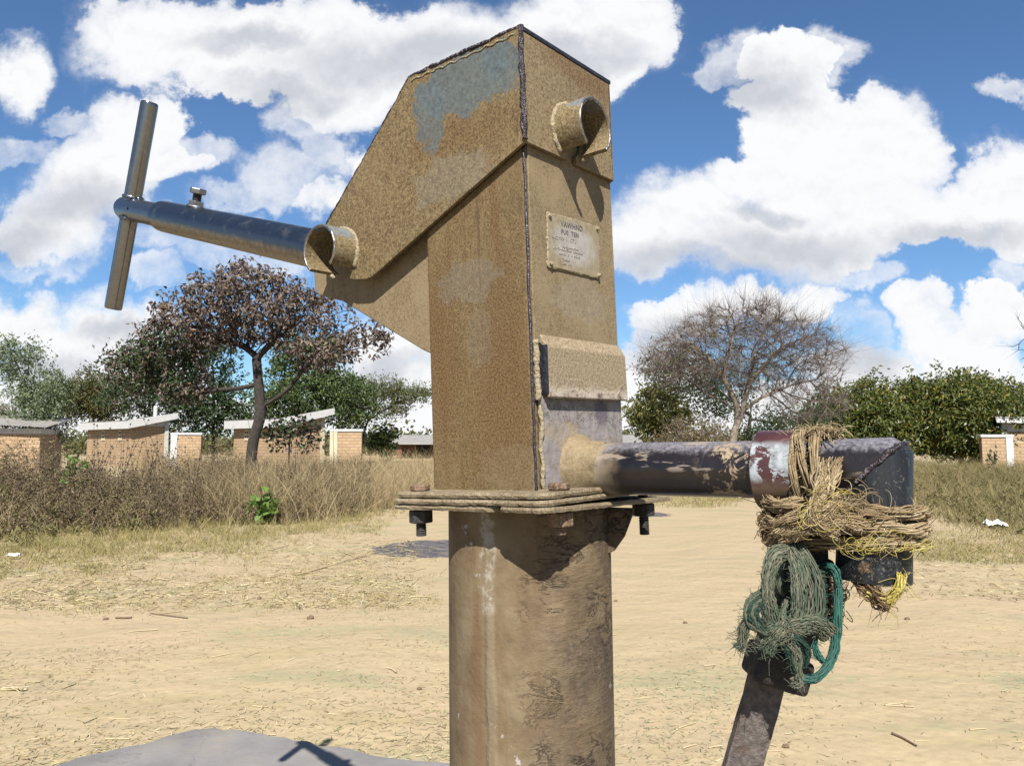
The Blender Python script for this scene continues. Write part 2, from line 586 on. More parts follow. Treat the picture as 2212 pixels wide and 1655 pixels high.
# collar: maroon paint, white undercoat showing through
k = NT('peeling_collar_paint', .4)
n = k.noise(70, 7, .7, dist=.4)
n2 = k.noise(25, 5, .6)
nz = k.sep(k.geo('Normal'))[2]
col = k.ramp(n2, [(.35, (.045, .016, .018)), (.65, (.085, .034, .032))])
wm = k.math('MULTIPLY', k.step(k.math('ADD', n, k.math('MULTIPLY', k.math('SUBTRACT', n2, .5), .5)), .455, .48), k.math('MULTIPLY', k.step(nz, .78, .55), k.step(nz, -.38, -.15)))
col = k.mix(wm, col, k.ramp(k.noise(150, 4, .6), [(.36, (.17, .185, .20)), (.6, (.34, .37, .39))]))
dm = k.step(k.math('ADD', nz, k.math('MULTIPLY', k.math('SUBTRACT', n, .5), .7)), -.2, -.5)
col = k.mix(k.math('MULTIPLY', dm, .8), col, (.15, .10, .062))
M['collar'] = k.done(col, rough=k.math('ADD', .36, k.math('MULTIPLY', k.math('MAXIMUM', wm, dm), .4)), normal=k.bump(k.math('ADD', n, wm), .3, .001))
M['hanger'] = flat('dark_brown_steel', (.018, .014, .013), .7, .2, .35, 120, .5)

k = NT('pitted_bar_steel', .7, .1)
n = k.noise(170, 5, .7)
n2 = k.noise(30, 4, .6)
col = k.ramp(n, [(.33, (.055, .042, .037)), (.6, (.125, .104, .092)), (.75, (.18, .158, .142))])
col = k.mix(k.step(n2, .55, .7), col, (.075, .048, .034))
M['bar'] = k.done(col, normal=k.bump(n, .9, .003))


def mat_fiber(name, cols, dirt=None, scale=60, dirtamt=.6, rough=.85):
    k = NT(name, rough, 0, .2)
    r = k.geo('Random Per Island')
    c = k.ramp(r, [(i / max(1, len(cols) - 1), q) for i, q in enumerate(cols)])
    if dirt:
        c = k.mix(k.math('MULTIPLY', k.step(k.noise(scale, 4, .6), .42, .62), dirtamt), c, dirt)
    return k.done(c)


M['rope'] = mat_fiber('tan_sisal_fibre', [(.17, .118, .06), (.27, .20, .112), (.39, .31, .19), (.22, .155, .08), (.47, .40, .27)], (.13, .085, .042), 55, .45)
M['rope_brown'] = mat_fiber('brown_muddy_fibre', [(.085, .05, .026), (.17, .11, .06), (.125, .075, .038), (.26, .185, .11)], (.065, .04, .022), 55, .6)
M['rope_yellow'] = mat_fiber('yellow_plastic_fibre', [(.38, .32, .06), (.50, .43, .10), (.34, .275, .06), (.50, .46, .26)], (.24, .18, .065), 60, .5, .5)
M['net'] = mat_fiber('dusty_green_net', [(.085, .088, .058), (.140, .134, .092), (.055, .080, .054), (.20, .188, .138)], (.022, .066, .046), 45, .42)
M['net_teal'] = mat_fiber('teal_green_net', [(.012, .080, .066), (.022, .125, .108), (.012, .058, .044), (.045, .135, .115)], (.03, .06, .045), 50, .4, .6)
M['net_dark'] = mat_fiber('dark_green_net', [(.012, .032, .025), (.025, .06, .045), (.009, .022, .017)], (.03, .028, .02), 50, .5)

# bricks, plaster, roofing
def mat_brick(name, c1, c2, mortar):
    k = NT(name, .88)
    o = k.sep()
    cmb = k.n('ShaderNodeCombineXYZ')
    k.put(cmb.inputs[0], k.math('ADD', o[0], o[1]))
    k.put(cmb.inputs[1], o[2])
    b = k.n('ShaderNodeTexBrick')
    k.put(b.inputs['Vector'], cmb.outputs[0])
    b.inputs['Scale'].default_value = 1.0
    b.inputs['Brick Width'].default_value = .34
    b.inputs['Row Height'].default_value = .135
    b.inputs['Mortar Size'].default_value = .016
    b.inputs['Mortar Smooth'].default_value = .2
    b.inputs['Color1'].default_value = (*c1, 1)
    b.inputs['Color2'].default_value = (*c2, 1)
    b.inputs['Mortar'].default_value = (*mortar, 1)
    n = k.noise(1.3, 5, .65)
    col = k.mix(k.math('MULTIPLY', k.step(n, .42, .68), .4), b.outputs[0], tuple(q * .68 for q in c2))
    return k.done(col, normal=k.bump(b.outputs['Fac'], -.5, .02))


M['brick'] = mat_brick('tan_brick', (.43, .312, .190), (.365, .248, .145), (.25, .17, .10))
M['redbrick'] = mat_brick('red_brick', (.20, .085, .047), (.155, .062, .035), (.10, .06, .04))
M['white'] = flat('weathered_white_board', (.52, .52, .515), .6, 0, .06, 4, .1)
M['cream'] = flat('cream_plaster', (.49, .44, .31), .8, 0, .1, 5, .2)
M['roofgrey'] = flat('grey_roofing_sheet', (.30, .285, .26), .55, .1, .12, 3, .2)
M['roofpale'] = flat('pale_roofing_sheet', (.47, .465, .46), .5, .1, .08, 3, .2)
M['dark'] = flat('dark_opening', (.022, .018, .015), .9)

M['concrete'] = None
k = NT('smooth_grey_cement', .8)
n = k.noise(4.5, 6, .6)
f2 = k.noise(60, 5, .6, vec=k.vec('MULTIPLY', k.co, (1, 3, 1)))
col = k.ramp(n, [(.34, (.175, .165, .160)), (.55, (.235, .222, .212)), (.72, (.285, .258, .225))])
col = k.mix(k.math('MULTIPLY', k.step(f2, .45, .7), .35), col, (.155, .152, .155))
cz = k.math('ABSOLUTE', k.math('SUBTRACT', k.noise(1.6, 6, .6, dist=.6), .5))
col = k.mix(k.math('MULTIPLY', k.step(cz, .004, .001), .5), col, (.10, .095, .09))
st_ = k.noise(2.2, 5, .65)
col = k.mix(k.math('MULTIPLY', k.step(st_, .52, .68), .4), col, (.30, .255, .19))
M['concrete'] = k.done(col, normal=k.bump(f2, .25, .004))

# sandy ground with chaff-stained patches
k = NT('pale_trodden_sand', .95, 0, .15)
n = k.noise(.55, 5, .6)
n2 = k.noise(3.2, 6, .65)
n3 = k.noise(38, 6, .7)
n4 = k.noise(1, 5, .65, vec=k.vec('MULTIPLY', k.co, (1.1, 3.0, 1)))
col = k.ramp(n3, [(.30, (.350, .275, .166)), (.5, (.400, .318, .197)), (.7, (.438, .353, .225))])
col = k.mix(k.math('MULTIPLY', k.step(n, .42, .62), .55), col, (.41, .310, .200))
chaff = k.math('MULTIPLY', k.step(n4, .50, .66), k.step(n3, .38, .58))
col = k.mix(k.math('MULTIPLY', chaff, .55), col, (.325, .275, .135))
grn = k.math('MULTIPLY', k.step(k.noise(1, 5, .6, vec=k.vec('MULTIPLY', k.vec('ADD', k.co, (7.3, 2.1, 0)), (.8, 2.2, 1))), .52, .66), k.step(n3, .40, .55))
col = k.mix(k.math('MULTIPLY', grn, .75), col, (.285, .285, .165))
mudm = None
for c_, r_ in (((-.80, 8.30, 0), (.62, .75, 1)), ((-.25, 8.2, 0), (.5, .6, 1)), ((1.95, 12.2, 0), (.45, .40, 1))):
    d_ = k.vec('LENGTH', k.vec('DIVIDE', k.vec('SUBTRACT', k.co, c_), r_))
    d_ = k.step(k.math('ADD', d_, k.math('MULTIPLY', k.math('SUBTRACT', k.noise(5, 6, .7), .5), .9)), 1.08, .92)
    mudm = d_ if mudm is None else k.math('MAXIMUM', mudm, d_)
mn = k.noise(7, 6, .7)
col = k.mix(mudm, col, k.ramp(mn, [(.34, (.055, .050, .056)), (.52, (.12, .108, .112)), (.66, (.25, .205, .15))]))
mrough = k.math('SUBTRACT', .95, k.math('MULTIPLY', mudm, k.ramp(mn, [(.4, .45), (.6, .1)])))
M['sand'] = k.done(col, mrough, normal=k.bump(n3, .12, .010, k.bump(n2, .20, .05, k.bump(k.noise(1.6, 4, .6), .4, .12))))

M['straw'] = mat_fiber('pale_straw', [(.42, .34, .185), (.54, .46, .29), (.36, .275, .14), (.60, .54, .40), (.30, .215, .105)], None)
M['chaff'] = mat_fiber('chaff', [(.36, .28, .14), (.46, .38, .21), (.22, .16, .075), (.34, .30, .15), (.52, .45, .29), (.25, .225, .11)], None)
M['stick'] = flat('grey_brown_stick', (.16, .105, .06), .9, 0, .3, 80, .5)
M['drygrass'] = mat_fiber('dry_grass_blade', [(.26, .19, .095), (.35, .27, .15), (.19, .135, .065), (.40, .325, .20), (.22, .18, .085)], None)
M['shortgrass'] = mat_fiber('short_grass_blade', [(.27, .22, .08), (.20, .185, .062), (.35, .285, .13), (.145, .15, .052), (.29, .215, .095)], None)
M['brush'] = mat_fiber('dead_brush_stem', [(.065, .044, .030), (.125, .090, .058), (.23, .175, .115), (.09, .062, .042)], None)
M['brushleaf'] = leafmat('dead_brush_leaf', [(.080, .052, .034), (.155, .108, .066), (.115, .086, .044), (.22, .165, .096), (.115, .105, .042), (.32, .25, .15)], .8, .15)
M['weedgreen'] = leafmat('olive_weed_leaf', [(.10, .10, .035), (.17, .155, .06), (.22, .19, .075), (.28, .25, .11)], .7, .2)
M['meadow'] = leafmat('olive_meadow_blade', [(.15, .130, .046), (.23, .19, .075), (.13, .130, .044), (.31, .25, .12), (.19, .172, .06)], .7, .2)
M['bark'] = flat('dark_bark', (.036, .027, .022), .95, 0, .35, 12, .8)
M['barkpale'] = flat('pale_grey_bark', (.215, .175, .135), .9, 0, .3, 10, .6)
M['twig'] = flat('dark_bare_twig', (.135, .105, .090), .95, 0, .3, 6, .3)
M['lf_brown'] = leafmat('dry_brown_leaf', [(.065, .046, .037), (.12, .088, .070), (.17, .128, .102), (.09, .065, .052), (.22, .170, .135), (.22, .14, .085)], .6, .15)
M['lf_euc'] = leafmat('blue_green_leaf', [(.095, .135, .062), (.14, .185, .085), (.18, .22, .11), (.115, .15, .085)], .5)
M['lf_olive'] = leafmat('olive_leaf', [(.085, .085, .022), (.11, .11, .03), (.07, .08, .022), (.14, .115, .04)], .6)
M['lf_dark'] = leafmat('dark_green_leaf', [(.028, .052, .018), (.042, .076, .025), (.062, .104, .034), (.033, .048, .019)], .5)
M['lf_mid'] = leafmat('mid_green_leaf', [(.062, .10, .027), (.095, .14, .038), (.13, .17, .05), (.052, .085, .025)], .5)
M['lf_mango'] = leafmat('glossy_green_leaf', [(.050, .075, .017), (.085, .118, .026), (.125, .150, .034), (.046, .066, .017), (.18, .178, .042), (.105, .135, .034), (.08, .11, .026), (.32, .24, .035)], .4)
M['lf_yellow'] = leafmat('yellow_green_leaf', [(.12, .13, .03), (.175, .175, .045), (.22, .21, .06), (.09, .11, .03)], .5)
M['lf_bright'] = leafmat('bright_green_leaf', [(.11, .19, .035), (.15, .245, .05), (.08, .15, .028), (.20, .29, .08)], .5, .3)
M['plastic'] = flat('white_plastic_scrap', (.75, .75, .73), .5, 0, .08, 40, .4)

# ------------------------------------------------------------------ camera, sun and sky
cam = bpy.data.cameras.new('camera')
cam.sensor_width = 36
cam.lens = F / 2212 * 36
cam.clip_start = .02
cam.clip_end = 3000
camo = bpy.data.objects.new('camera', cam)
camo.location = (0, 0, EYE)
camo.rotation_euler = (PI / 2 + PITCH, 0, 0)
COL.objects.link(camo)
S.camera = camo

SUN_EL = math.radians(45.5)
SUN_AZ = math.radians(-1)                  # bearing the sunlight travels to, from +Y
sun = bpy.data.lights.new('sun', 'SUN')
sun.energy = 5.0
sun.angle = math.radians(.5)
sun.color = (1, .95, .87)
suno = bpy.data.objects.new('sun', sun)
d = Vector((math.sin(SUN_AZ) * math.cos(SUN_EL), math.cos(SUN_AZ) * math.cos(SUN_EL), -math.sin(SUN_EL)))
suno.rotation_euler = d.to_track_quat('-Z', 'Y').to_euler()
suno.location = (0, -5, 8)
COL.objects.link(suno)

W = bpy.data.worlds.new('World')
S.world = W
W.use_nodes = True


class WT(NT):
    def __init__(self):
        self.t = W.node_tree
        self._co = None


k = WT()
bg = W.node_tree.nodes['Background']
STR = .053
bg.inputs[1].default_value = STR
sky = k.n('ShaderNodeTexSky', sky_type='NISHITA')
sky.sun_disc = False
sky.sun_elevation = SUN_EL
sky.sun_rotation = PI + SUN_AZ
sky.altitude = 1100
sky.air_density = 1.0
sky.dust_density = .9
sky.ozone_density = 2.0
D = k.n('ShaderNodeTexCoord').outputs['Generated']
sx, sy, sz = k.sep(D)[:3]
ys = k.math('MAXIMUM', sy, .08)
cmb = k.n('ShaderNodeCombineXYZ')
k.put(cmb.inputs[0], k.math('DIVIDE', sx, ys))
k.put(cmb.inputs[1], k.math('DIVIDE', sz, ys))
P0 = cmb.outputs[0]                        # sky position: east / height, per unit north


def skyxy(px, py):
    r = ray(px, py)
    return r[0] / r[1], r[2] / r[1]


nA = k.noise(5.0, 7, .62, vec=P0, out=1)
nB = k.noise(17.0, 6, .6, vec=P0, out=1)
w1 = k.vec('MULTIPLY', k.vec('SUBTRACT', nA, (.5, .5, .5)), (.17, .15, 0))
w2 = k.vec('MULTIPLY', k.vec('SUBTRACT', nB, (.5, .5, .5)), (.055, .055, 0))
P = k.vec('ADD', P0, k.vec('ADD', w1, w2))


def field(blobs, soft=.12):
    acc = None
    for (px, py, rx, ry, *wt) in blobs:
        cx, cy = skyxy(px, py)
        rx, ry = rx / F, ry / F
        v = k.vec('MULTIPLY_ADD', P, (1 / rx, 1 / ry, 0), (-cx / rx, -cy / ry, 0))
        q = k.math('SUBTRACT', 1.0, k.vec('LENGTH', v))
        if wt: q = k.math('MINIMUM', q, wt[0])
        acc = q if acc is None else k.math('SMOOTH_MAX', acc, q, soft)
    return acc


thick = [  # cumulus
    (640, 90, 420, 120), (330, 70, 190, 110), (760, 190, 190, 90), (480, 150, 150, 80), (1240, 60, 220, 120), (1380, 50, 110, 110), (1000, 120, 220, 150),
    (1300, 150, 90, 60), (300, 270, 120, 100), (220, 390, 170, 120), (130, 480, 130, 110), (350, 360, 130, 60),
    (50, 150, 75, 75), (20, 690, 140, 70), (170, 730, 220, 90), (290, 700, 90, 60), (60, 850, 200, 120), (280, 830, 200, 110),
    (1700, 110, 110, 60), (1690, 200, 120, 70), (1730, 290, 170, 100), (1880, 270, 120, 90), (1960, 330, 80, 110), (1790, 400, 230, 110), (1590, 380, 130, 70),
    (1480, 450, 170, 90), (1400, 510, 120, 110), (1650, 520, 340, 100), (1900, 490, 160, 70),
    (2170, 420, 150, 110), (2060, 470, 150, 80), (2210, 500, 130, 80),
    (1990, 690, 85, 80), (2070, 750, 110, 75), (2120, 800, 160, 60), (1930, 780, 90, 70), (1480, 690, 150, 45), (1640, 660, 150, 45), (1760, 640, 80, 40),
    (1420, 790, 130, 90), (2160, 690, 110, 70), (1880, 800, 170, 60), (2000, 830, 250, 50), (1380, 900, 160, 80), (1820, 790, 100, 60), (860, 760, 110, 70), (790, 830, 150, 80), (900, 860, 110, 90),
    (720, 450, 110, 60), (800, 360, 70, 40), (1600, 900, 700, 75), (400, 910, 800, 60),
]
wisp = [(600, 380, 110, 90, .35), (560, 440, 130, 50, .3), (700, 320, 60, 90, .3), (430, 330, 90, 40, .3), (50, 320, 130, 45, .25), (150, 250, 70, 40, .25),
        (640, 240, 110, 60, .35), (2180, 215, 70, 35, .35), (1780, 110, 70, 60, .35), (1600, 110, 80, 60, .3), (1560, 140, 60, 40, .3), (540, 560, 170, 30, .2), (90, 560, 120, 50, .2), (430, 520, 140, 60, .25), (330, 600, 120, 40, .2), (880, 640, 120, 50, .3),
        (1880, 600, 100, 30, .3), (2190, 600, 60, 40, .3), (1850, 700, 60, 60, .2)]
grey = [(900, 130, 330, 80), (620, 190, 200, 50), (180, 450, 150, 70), (60, 500, 110, 70), (1700, 540, 280, 60), (1560, 580, 230, 45), (1420, 560, 110, 60),
        (2080, 520, 200, 40), (1650, 460, 120, 30), (1640, 180, 120, 80), (260, 700, 140, 30), (60, 760, 150, 40), (1850, 760, 120, 60), (1480, 740, 160, 50), (840, 800, 120, 50),
        (560, 80, 200, 40), (1250, 110, 150, 60)]
ft = field(thick)
fw = field(wisp)
fg = field(grey, .2)
fbm = k.noise(9.0, 9, .62, vec=P0)
fb2 = k.noise(30.0, 6, .65, vec=P0)
detail = k.math('ADD', k.math('MULTIPLY', k.math('SUBTRACT', fbm, .5), 1.0), k.math('MULTIPLY', k.math('SUBTRACT', fb2, .5), .30))
soft = k.step(k.noise(3.2, 3, .5, vec=P0), .38, .62)             # some margins are crisp, some fray out
dt = k.math('ADD', ft, detail)
m1 = k.mix(soft, k.step(dt, -.03, .17), k.step(dt, -.20, .50))
m2 = k.math('MULTIPLY', k.step(k.math('ADD', fw, k.math('MULTIPLY', detail, 1.1)), -.10, .50), .8)
front = k.math('MAXIMUM', m1, m2)
# the part of the sky behind and above the view: fair-weather clouds too
nb = k.noise(2.6, 8, .6, vec=D)
back = k.math('MULTIPLY', k.step(nb, .54, .66), .75)
sel = k.step(sy, .10, .22)
cover = k.math('ADD', k.math('MULTIPLY', front, sel), k.math('MULTIPLY', back, k.math('SUBTRACT', 1.0, sel)))
cover = k.math('MULTIPLY', cover, k.step(sz, -.02, .01))
# cloud shading: dense cores and undersides are greyer, billows catch the sun
off = k.noise(9.0, 9, .62, vec=k.vec('ADD', P0, (0.0, .012, 0)))
lit = k.math('MULTIPLY', k.math('SUBTRACT', fbm, off), 1.5)
gr = k.math('MULTIPLY', k.step(k.math('ADD', fg, k.math('MULTIPLY', k.math('SUBTRACT', fbm, .5), .45)), -.35, .80), .95)
gr = k.math('SUBTRACT', gr, lit)
gr = k.math('ADD', gr, k.math('MULTIPLY', k.math('SUBTRACT', .5, fb2), .14), clamp=True)
cc = k.mix(gr, (.425, .427, .433), (.265, .275, .30))
cc = k.vec('SCALE', cc, None)
cc.node.inputs['Scale'].default_value = 1.0 / STR
tint = k.mix(1.0, sky.outputs[0], (.71, .93, 1.11), 'MULTIPLY')
colr = k.mix(cover, tint, cc)
k.t.links.new(colr, bg.inputs[0])
W.cycles.sampling_method = 'MANUAL'
W.cycles.sample_map_resolution = 512

S.view_settings.view_transform = 'Standard'
S.view_settings.look = 'None'
S.view_settings.exposure = 1.2
S.view_settings.gamma = 1.0
S.render.engine = 'CYCLES'
S.cycles.max_bounces = 6
S.cycles.transparent_max_bounces = 6
S.cycles.use_denoising = True


# ================================================================== the hand pump
A0 = np.array([.0205, .71392, EYE])
BM = np.array([[.62594, -.77905, -.03583], [.77959, .62629, .002], [.02089, -.02918, .99936]])
PO = A0 + BM @ np.array([.075, .0645, -.96])


def wl(p):
    """world point given relative to the eye -> pump-local"""
    return BM.T @ (np.asarray(p, float) + np.array([0, 0, EYE]) - PO)


pump = empty('hand_pump', (0, 0, 0), 0, 'tall dusty galvanised steel hand pump with T-shaped handle, standing on the grey cement apron', 'hand pump')
mw = Matrix.Identity(4)
for i in range(3):
    for j in range(3):
        mw[i][j] = BM[i][j]
    mw[i][3] = PO[i]
pump.matrix_world = mw

# ---- square column
bm = bmesh.new()
prism(bm, [L(0, 0, 0)[:2], L(.15, 0, 0)[:2], L(.15, .129, 0)[:2], L(0, .129, 0)[:2]], 2, .96 - .047, .96 + .300)
col = bm_obj('column', bm, M['column'], pump, bevel=.004, seg=3)
# front sheet of the column (smoother), its skirt and the mud panel below
bm = bmesh.new()
prism(bm, [L(.004, -.0012, 0)[:2], L(.1485, -.0012, 0)[:2], L(.1485, .002, 0)[:2], L(.004, .002, 0)[:2]], 2, .96 + .092, .96 + .296)
bm_obj('front_sheet', bm, M['colfront'], pump, bevel=.0008)
bm = bmesh.new()
sk = [(.0022, .1005), (-.0014, .1005), (-.0090, .0885), (-.0098, .0425), (-.0065, .0415), (-.0058, .0860), (.0022, .095)]
prism(bm, [L(0, b, c)[1:] for b, c in sk], 0, .012 - .075, .1495 - .075)
sko = bm_obj('skirt_plate', bm, M['skirt'], pump, bevel=.0012, seg=3)
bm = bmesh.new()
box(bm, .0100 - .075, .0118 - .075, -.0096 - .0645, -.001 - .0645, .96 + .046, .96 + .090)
bm_obj('skirt_strip', bm, M['edge'], sko)  # separate dark strip along the skirt's left edge
bm = bmesh.new()
g = 30
for i in range(g):                                   # slightly uneven mud coat
    pass
prism(bm, [L(.0075, -.0016, 0)[:2], L(.1492, -.0016, 0)[:2], L(.1492, .002, 0)[:2], L(.0075, .002, 0)[:2]], 2, .96 - .046, .96 + .060)
bm_obj('lower_panel', bm, M['mudpanel'], pump, bevel=.001)


def bead(name, p, q, r, mat, parent, n=40, jit=.35, wander=.0006, seg=8):
    p, q = np.asarray(p, float), np.asarray(q, float)
    n = max(6, n)
    t = np.linspace(0, 1, n)[:, None]
    P = p * (1 - t) + q * t + wobble(n, wander, 3)
    bm = bmesh.new()
    tube(bm, P, list(r * (1 + rng.uniform(-jit, jit, n))), seg)
    return bm_obj(name, bm, mat, parent, smooth=True)


bead('corner_seam', L(-.0004, -.0002, -.044), L(-.0004, -.0002, .276), .0013, M['edge'], pump, 60, .15, .0003)
bead('weld_bead', L(.0035, -.0028, .040), L(.0035, -.0026, .094), .0028, M['mudweld'], pump, 26, .2, .0004)
bead('weld_bead', L(.0075, -.0028, -.044), L(.0060, -.0020, .044), .0020, M['mudweld'], pump, 24, .35, .0007)
bead('weld_bead', L(-.001, -.001, -.0435), L(-.001, .128, -.0440), .0030, M['colfront'], pump, 50, .25, .0005)
bead('weld_bead', L(.000, -.002, -.0435), L(.150, -.002, -.0435), .0032, M['colfront'], pump, 50, .3, .0006)

# ---- fulcrum bracket plates on the handle side
br = [(.120, .262), (.20, .278), (.305, .252), (.3234, .2105), (.3222, .192), (.3150, .1835), (.2736, .1700), (.1477, .1013), (.1380, .0970), (.120, .0970)]
for a0, nm in ((.010, 'bracket_plate'), (.135, 'bracket_plate')):
    bm = bmesh.new()
    prism(bm, [L(0, b, c)[1:] for b, c in br], 0, a0 - .075, a0 + .005 - .075)
    bpl = bm_obj(nm, bm, M['colfront'], pump, bevel=.0012)
bead('weld_bead', L(.010, .1325, .100), L(.010, .1325, .225), .0022, M['mudweld'], pump, 30, .3, .0005)
bm = bmesh.new()
arc_shell(bm, L(0, .292, .222), (1, 0, 0), (0, 1, 0), (0, 0, 1), .030, .034, .0155 - 0, .134, math.radians(150), math.radians(395), 24)
bm_obj('bearing_seat', bm, M['inner'], pump, smooth='auto')

# ---- head cover, folded from sheets
t = .004
head_side = [(-.007, .3836), (-.007, .2747), (.196, .1870), (.2040, .1838), (.2120, .1830), (.2330, .1858), (.2400, .1885), (.2425, .1950), (.2425, .236), (.2615, .236),
             (.2615, .1965), (.276, .199), (.286, .220), (.284, .250), (.1387, .3836)]
lbm = bmesh.new()
prism(lbm, [L(0, b, c)[1:] for b, c in head_side], 0, -.007 - .075, -.003 - .075)
lside = bm_obj('head_side', lbm, M['side'], pump)
cb = bmesh.new()
tube(cb, [L(-.03, .252, .2175), L(.03, .252, .2175)], .0222, 32)
cut(lside, cb)
m = lside.modifiers.new('bevel', 'BEVEL'); m.width = .0012; m.segments = 2; m.limit_method = 'ANGLE'
bm = bmesh.new()
prism(bm, [L(0, b, c)[1:] for b, c in head_side], 0, .1426 - .075, .1466 - .075)
bm_obj('head_side', bm, M['side'], pump, bevel=.001)
fr = [(-.0028, .3795), (-.0028, .2747), (.0615, .2747), (.0615, .300), (.0760, .300), (.0760, .2765), (.0785, .2747), (.1466, .2747), (.1466, .3795)]
bm = bmesh.new()
prism(bm, [(L(a, 0, c)[0], L(a, 0, c)[2]) for a, c in fr], 1, -.007 - .0645, -.003 - .0645)
fro = bm_obj('head_front', bm, M['front'], pump)
cb = bmesh.new()
tube(cb, [L(.0655, -.03, .302), L(.0655, .03, .302)], .0226, 32)
cut(fro, cb)
m = fro.modifiers.new('bevel', 'BEVEL'); m.width = .0010; m.segments = 2; m.limit_method = 'ANGLE'
bm = bmesh.new()
prism(bm, [L(-.0066, -.0080, 0)[:2], L(.1478, -.0080, 0)[:2], L(.1478, .1387, 0)[:2], L(-.0066, .1387, 0)[:2]], 2, .96 + .3800, .96 + .3842)
bm_obj('head_top', bm, M['edge'], pump, bevel=.0008)
bm = bmesh.new()
s0, s1 = np.array([.1387, .3836]), np.array([.284, .250])
nrm = np.array([s0[1] - s1[1], s1[0] - s0[0]]); nrm /= np.linalg.norm(nrm)
q = [s0 + nrm * .0006, s1 + nrm * .0006, s1 - nrm * .003, s0 - nrm * .003]
prism(bm, [L(0, *p)[1:] for p in q], 0, -.0028 - .075, .1424 - .075)
bm_obj('head_back', bm, M['front'], pump, bevel=.0008)
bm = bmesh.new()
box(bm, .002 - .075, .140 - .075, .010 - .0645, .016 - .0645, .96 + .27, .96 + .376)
bm_obj('inner_shade_panel', bm, M['black'], pump)  # black panel put in as the shade inside the head
bead('weld_bead', L(-.0062, -.0062, .2765), L(-.0062, -.0062, .3846), .0028, M['bead'], pump, 46, .22, .0004, 10)
bead('weld_bead', L(-.0068, -.004, .3832), L(-.0068, .1385, .3832), .0017, M['bead'], pump, 60, .3, .0004)
bead('weld_bead', L(-.0066, .139, .383), L(-.0066, .282, .2525), .0010, M['bead'], pump, 60, .3, .0003)
wv = np.array([L(-.0072, b, .3775 + .0016 * math.sin(b * 400) * rng.uniform(.2, 1)) for b in np.linspace(.0, .136, 70)])
bm = bmesh.new()
tube(bm, wv, list(.0009 * rng.uniform(.5, 1.3, 70)), 6)
bm_obj('paint_edge', bm, M['mudweld'], lside, smooth=True)

# ---- the two slotted bearing tubes
bm = bmesh.new()
arc_shell(bm, L(0, .252, .2175), (-1, 0, 0), (0, 1, 0), (0, 0, 1), .0238, .0272, .003, .0375, math.radians(-53), math.radians(227), 48)
st1 = bm_obj('bearing_tube', bm, M['stub'], pump, smooth='auto', angle=40)
bm = bmesh.new()
arc_shell(bm, L(.0655, 0, .302), (0, -1, 0), (1, 0, 0), (0, 0, 1), .0242, .0278, .003, .0375, math.radians(-48), math.radians(233), 48)
st2 = bm_obj('bearing_tube', bm, M['stub'], pump, smooth='auto', angle=40)


def ring_weld(c, e1, e2, r, a0, a1, rad, mat, parent, n=60, name='weld_bead'):
    c, e1, e2 = [np.asarray(q, float) for q in (c, e1, e2)]
    th = np.linspace(math.radians(a0), math.radians(a1), n)
    P = c + r * (np.cos(th)[:, None] * e1 + np.sin(th)[:, None] * e2) + rng.normal(0, rad * .12, (n, 3))
    bm = bmesh.new()
    tube(bm, P, list(rad * rng.uniform(.65, 1.35, n)), 8)
    return bm_obj(name, bm, mat, parent, smooth=True)


ring_weld(L(-.0075, .252, .2175), (0, 1, 0), (0, 0, 1), .0276, -62, 222, .0023, M['mudweld'], st1)
ring_weld(L(.0655, -.0075, .302), (1, 0, 0), (0, 0, 1), .0282, -52, 232, .0025, M['mudweld'], st2)
ring_weld(L(-.0373, .252, .2175), (0, 1, 0), (0, 0, 1), .0255, -53, 227, .0011, M['bolt'], st1, name='tube_lip')
ring_weld(L(.0655, -.0373, .302), (1, 0, 0), (0, 0, 1), .0260, -48, 233, .0011, M['bolt'], st2, name='tube_lip')

# ---- handle
hx = np.array([0, 1, .322]); hx /= np.linalg.norm(hx)
hb = np.array(L(.075, .22, .2062))
slen = (.8016 - .22) / hx[1]
bm = bmesh.new()
tube(bm, [hb, hb + hx * (slen * .5), hb + hx * (slen - .012), hb + hx * (slen - .004), hb + hx * slen], [.0255, .0255, .0250, .0243, .0225], 40)
sleeve = bm_obj('handle_sleeve', bm, M['sleeve'], pump, smooth='auto', angle=50)
bm = bmesh.new()
rl = (.9340 - .80) / hx[1]
r0 = hb + hx * (slen - .006)
tube(bm, [r0, r0 + hx * rl * .6, r0 + hx * (rl - .004), r0 + hx * (rl + .002)], [.0193, .0193, .0193, .0172], 40)
rod = bm_obj('handle_rod', bm, M['rod'], pump, smooth='auto', angle=50)
T0 = wl((-.65121, 1.33865, .40284))
Tt, Tb = wl((-.6135, 1.3110, .5775)), wl((-.6900, 1.3664, .2340))
td = (Tt - Tb) / np.linalg.norm(Tt - Tb)
cb = bmesh.new()
hole = r0 + hx * rl * .60
tube(cb, [hole + np.array([-.03, 0, 0]), hole + np.array([-.005, 0, 0])], .0028, 12)
cut(rod, cb)
for p in rod.data.polygons: p.use_smooth = True
rod.data.set_sharp_from_angle(angle=math.radians(45))
bm = bmesh.new()
tube(bm, [Tb, Tb + td * .002, Tb + td * .006, Tt - td * .006, Tt - td * .002, Tt], [.0128, .0140, .0143, .0143, .0140, .0128], 40)
grip = bm_obj('grip_bar', bm, M['grip'], pump, smooth='auto', angle=40)
cx = T0 + td * .0175
a1, a2 = perp(td)
ring_weld(T0 + td * .0185, a1, a2, .0148, 0, 352, .0026, M['rod'], grip, 40)
ring_weld(T0 - td * .0185, a1, a2, .0148, 0, 352, .0026, M['rod'], grip, 40)
up = np.array([0, -hx[2], hx[1]])
sb0 = hb + hx * ((.7044 - .22) / hx[1]) + up * .0235
bm = bmesh.new()
hexa(bm, sb0, up, .0118, .010, rot=.4)
nut = bm_obj('lock_nut', bm, M['bolt'], sleeve, bevel=.001)
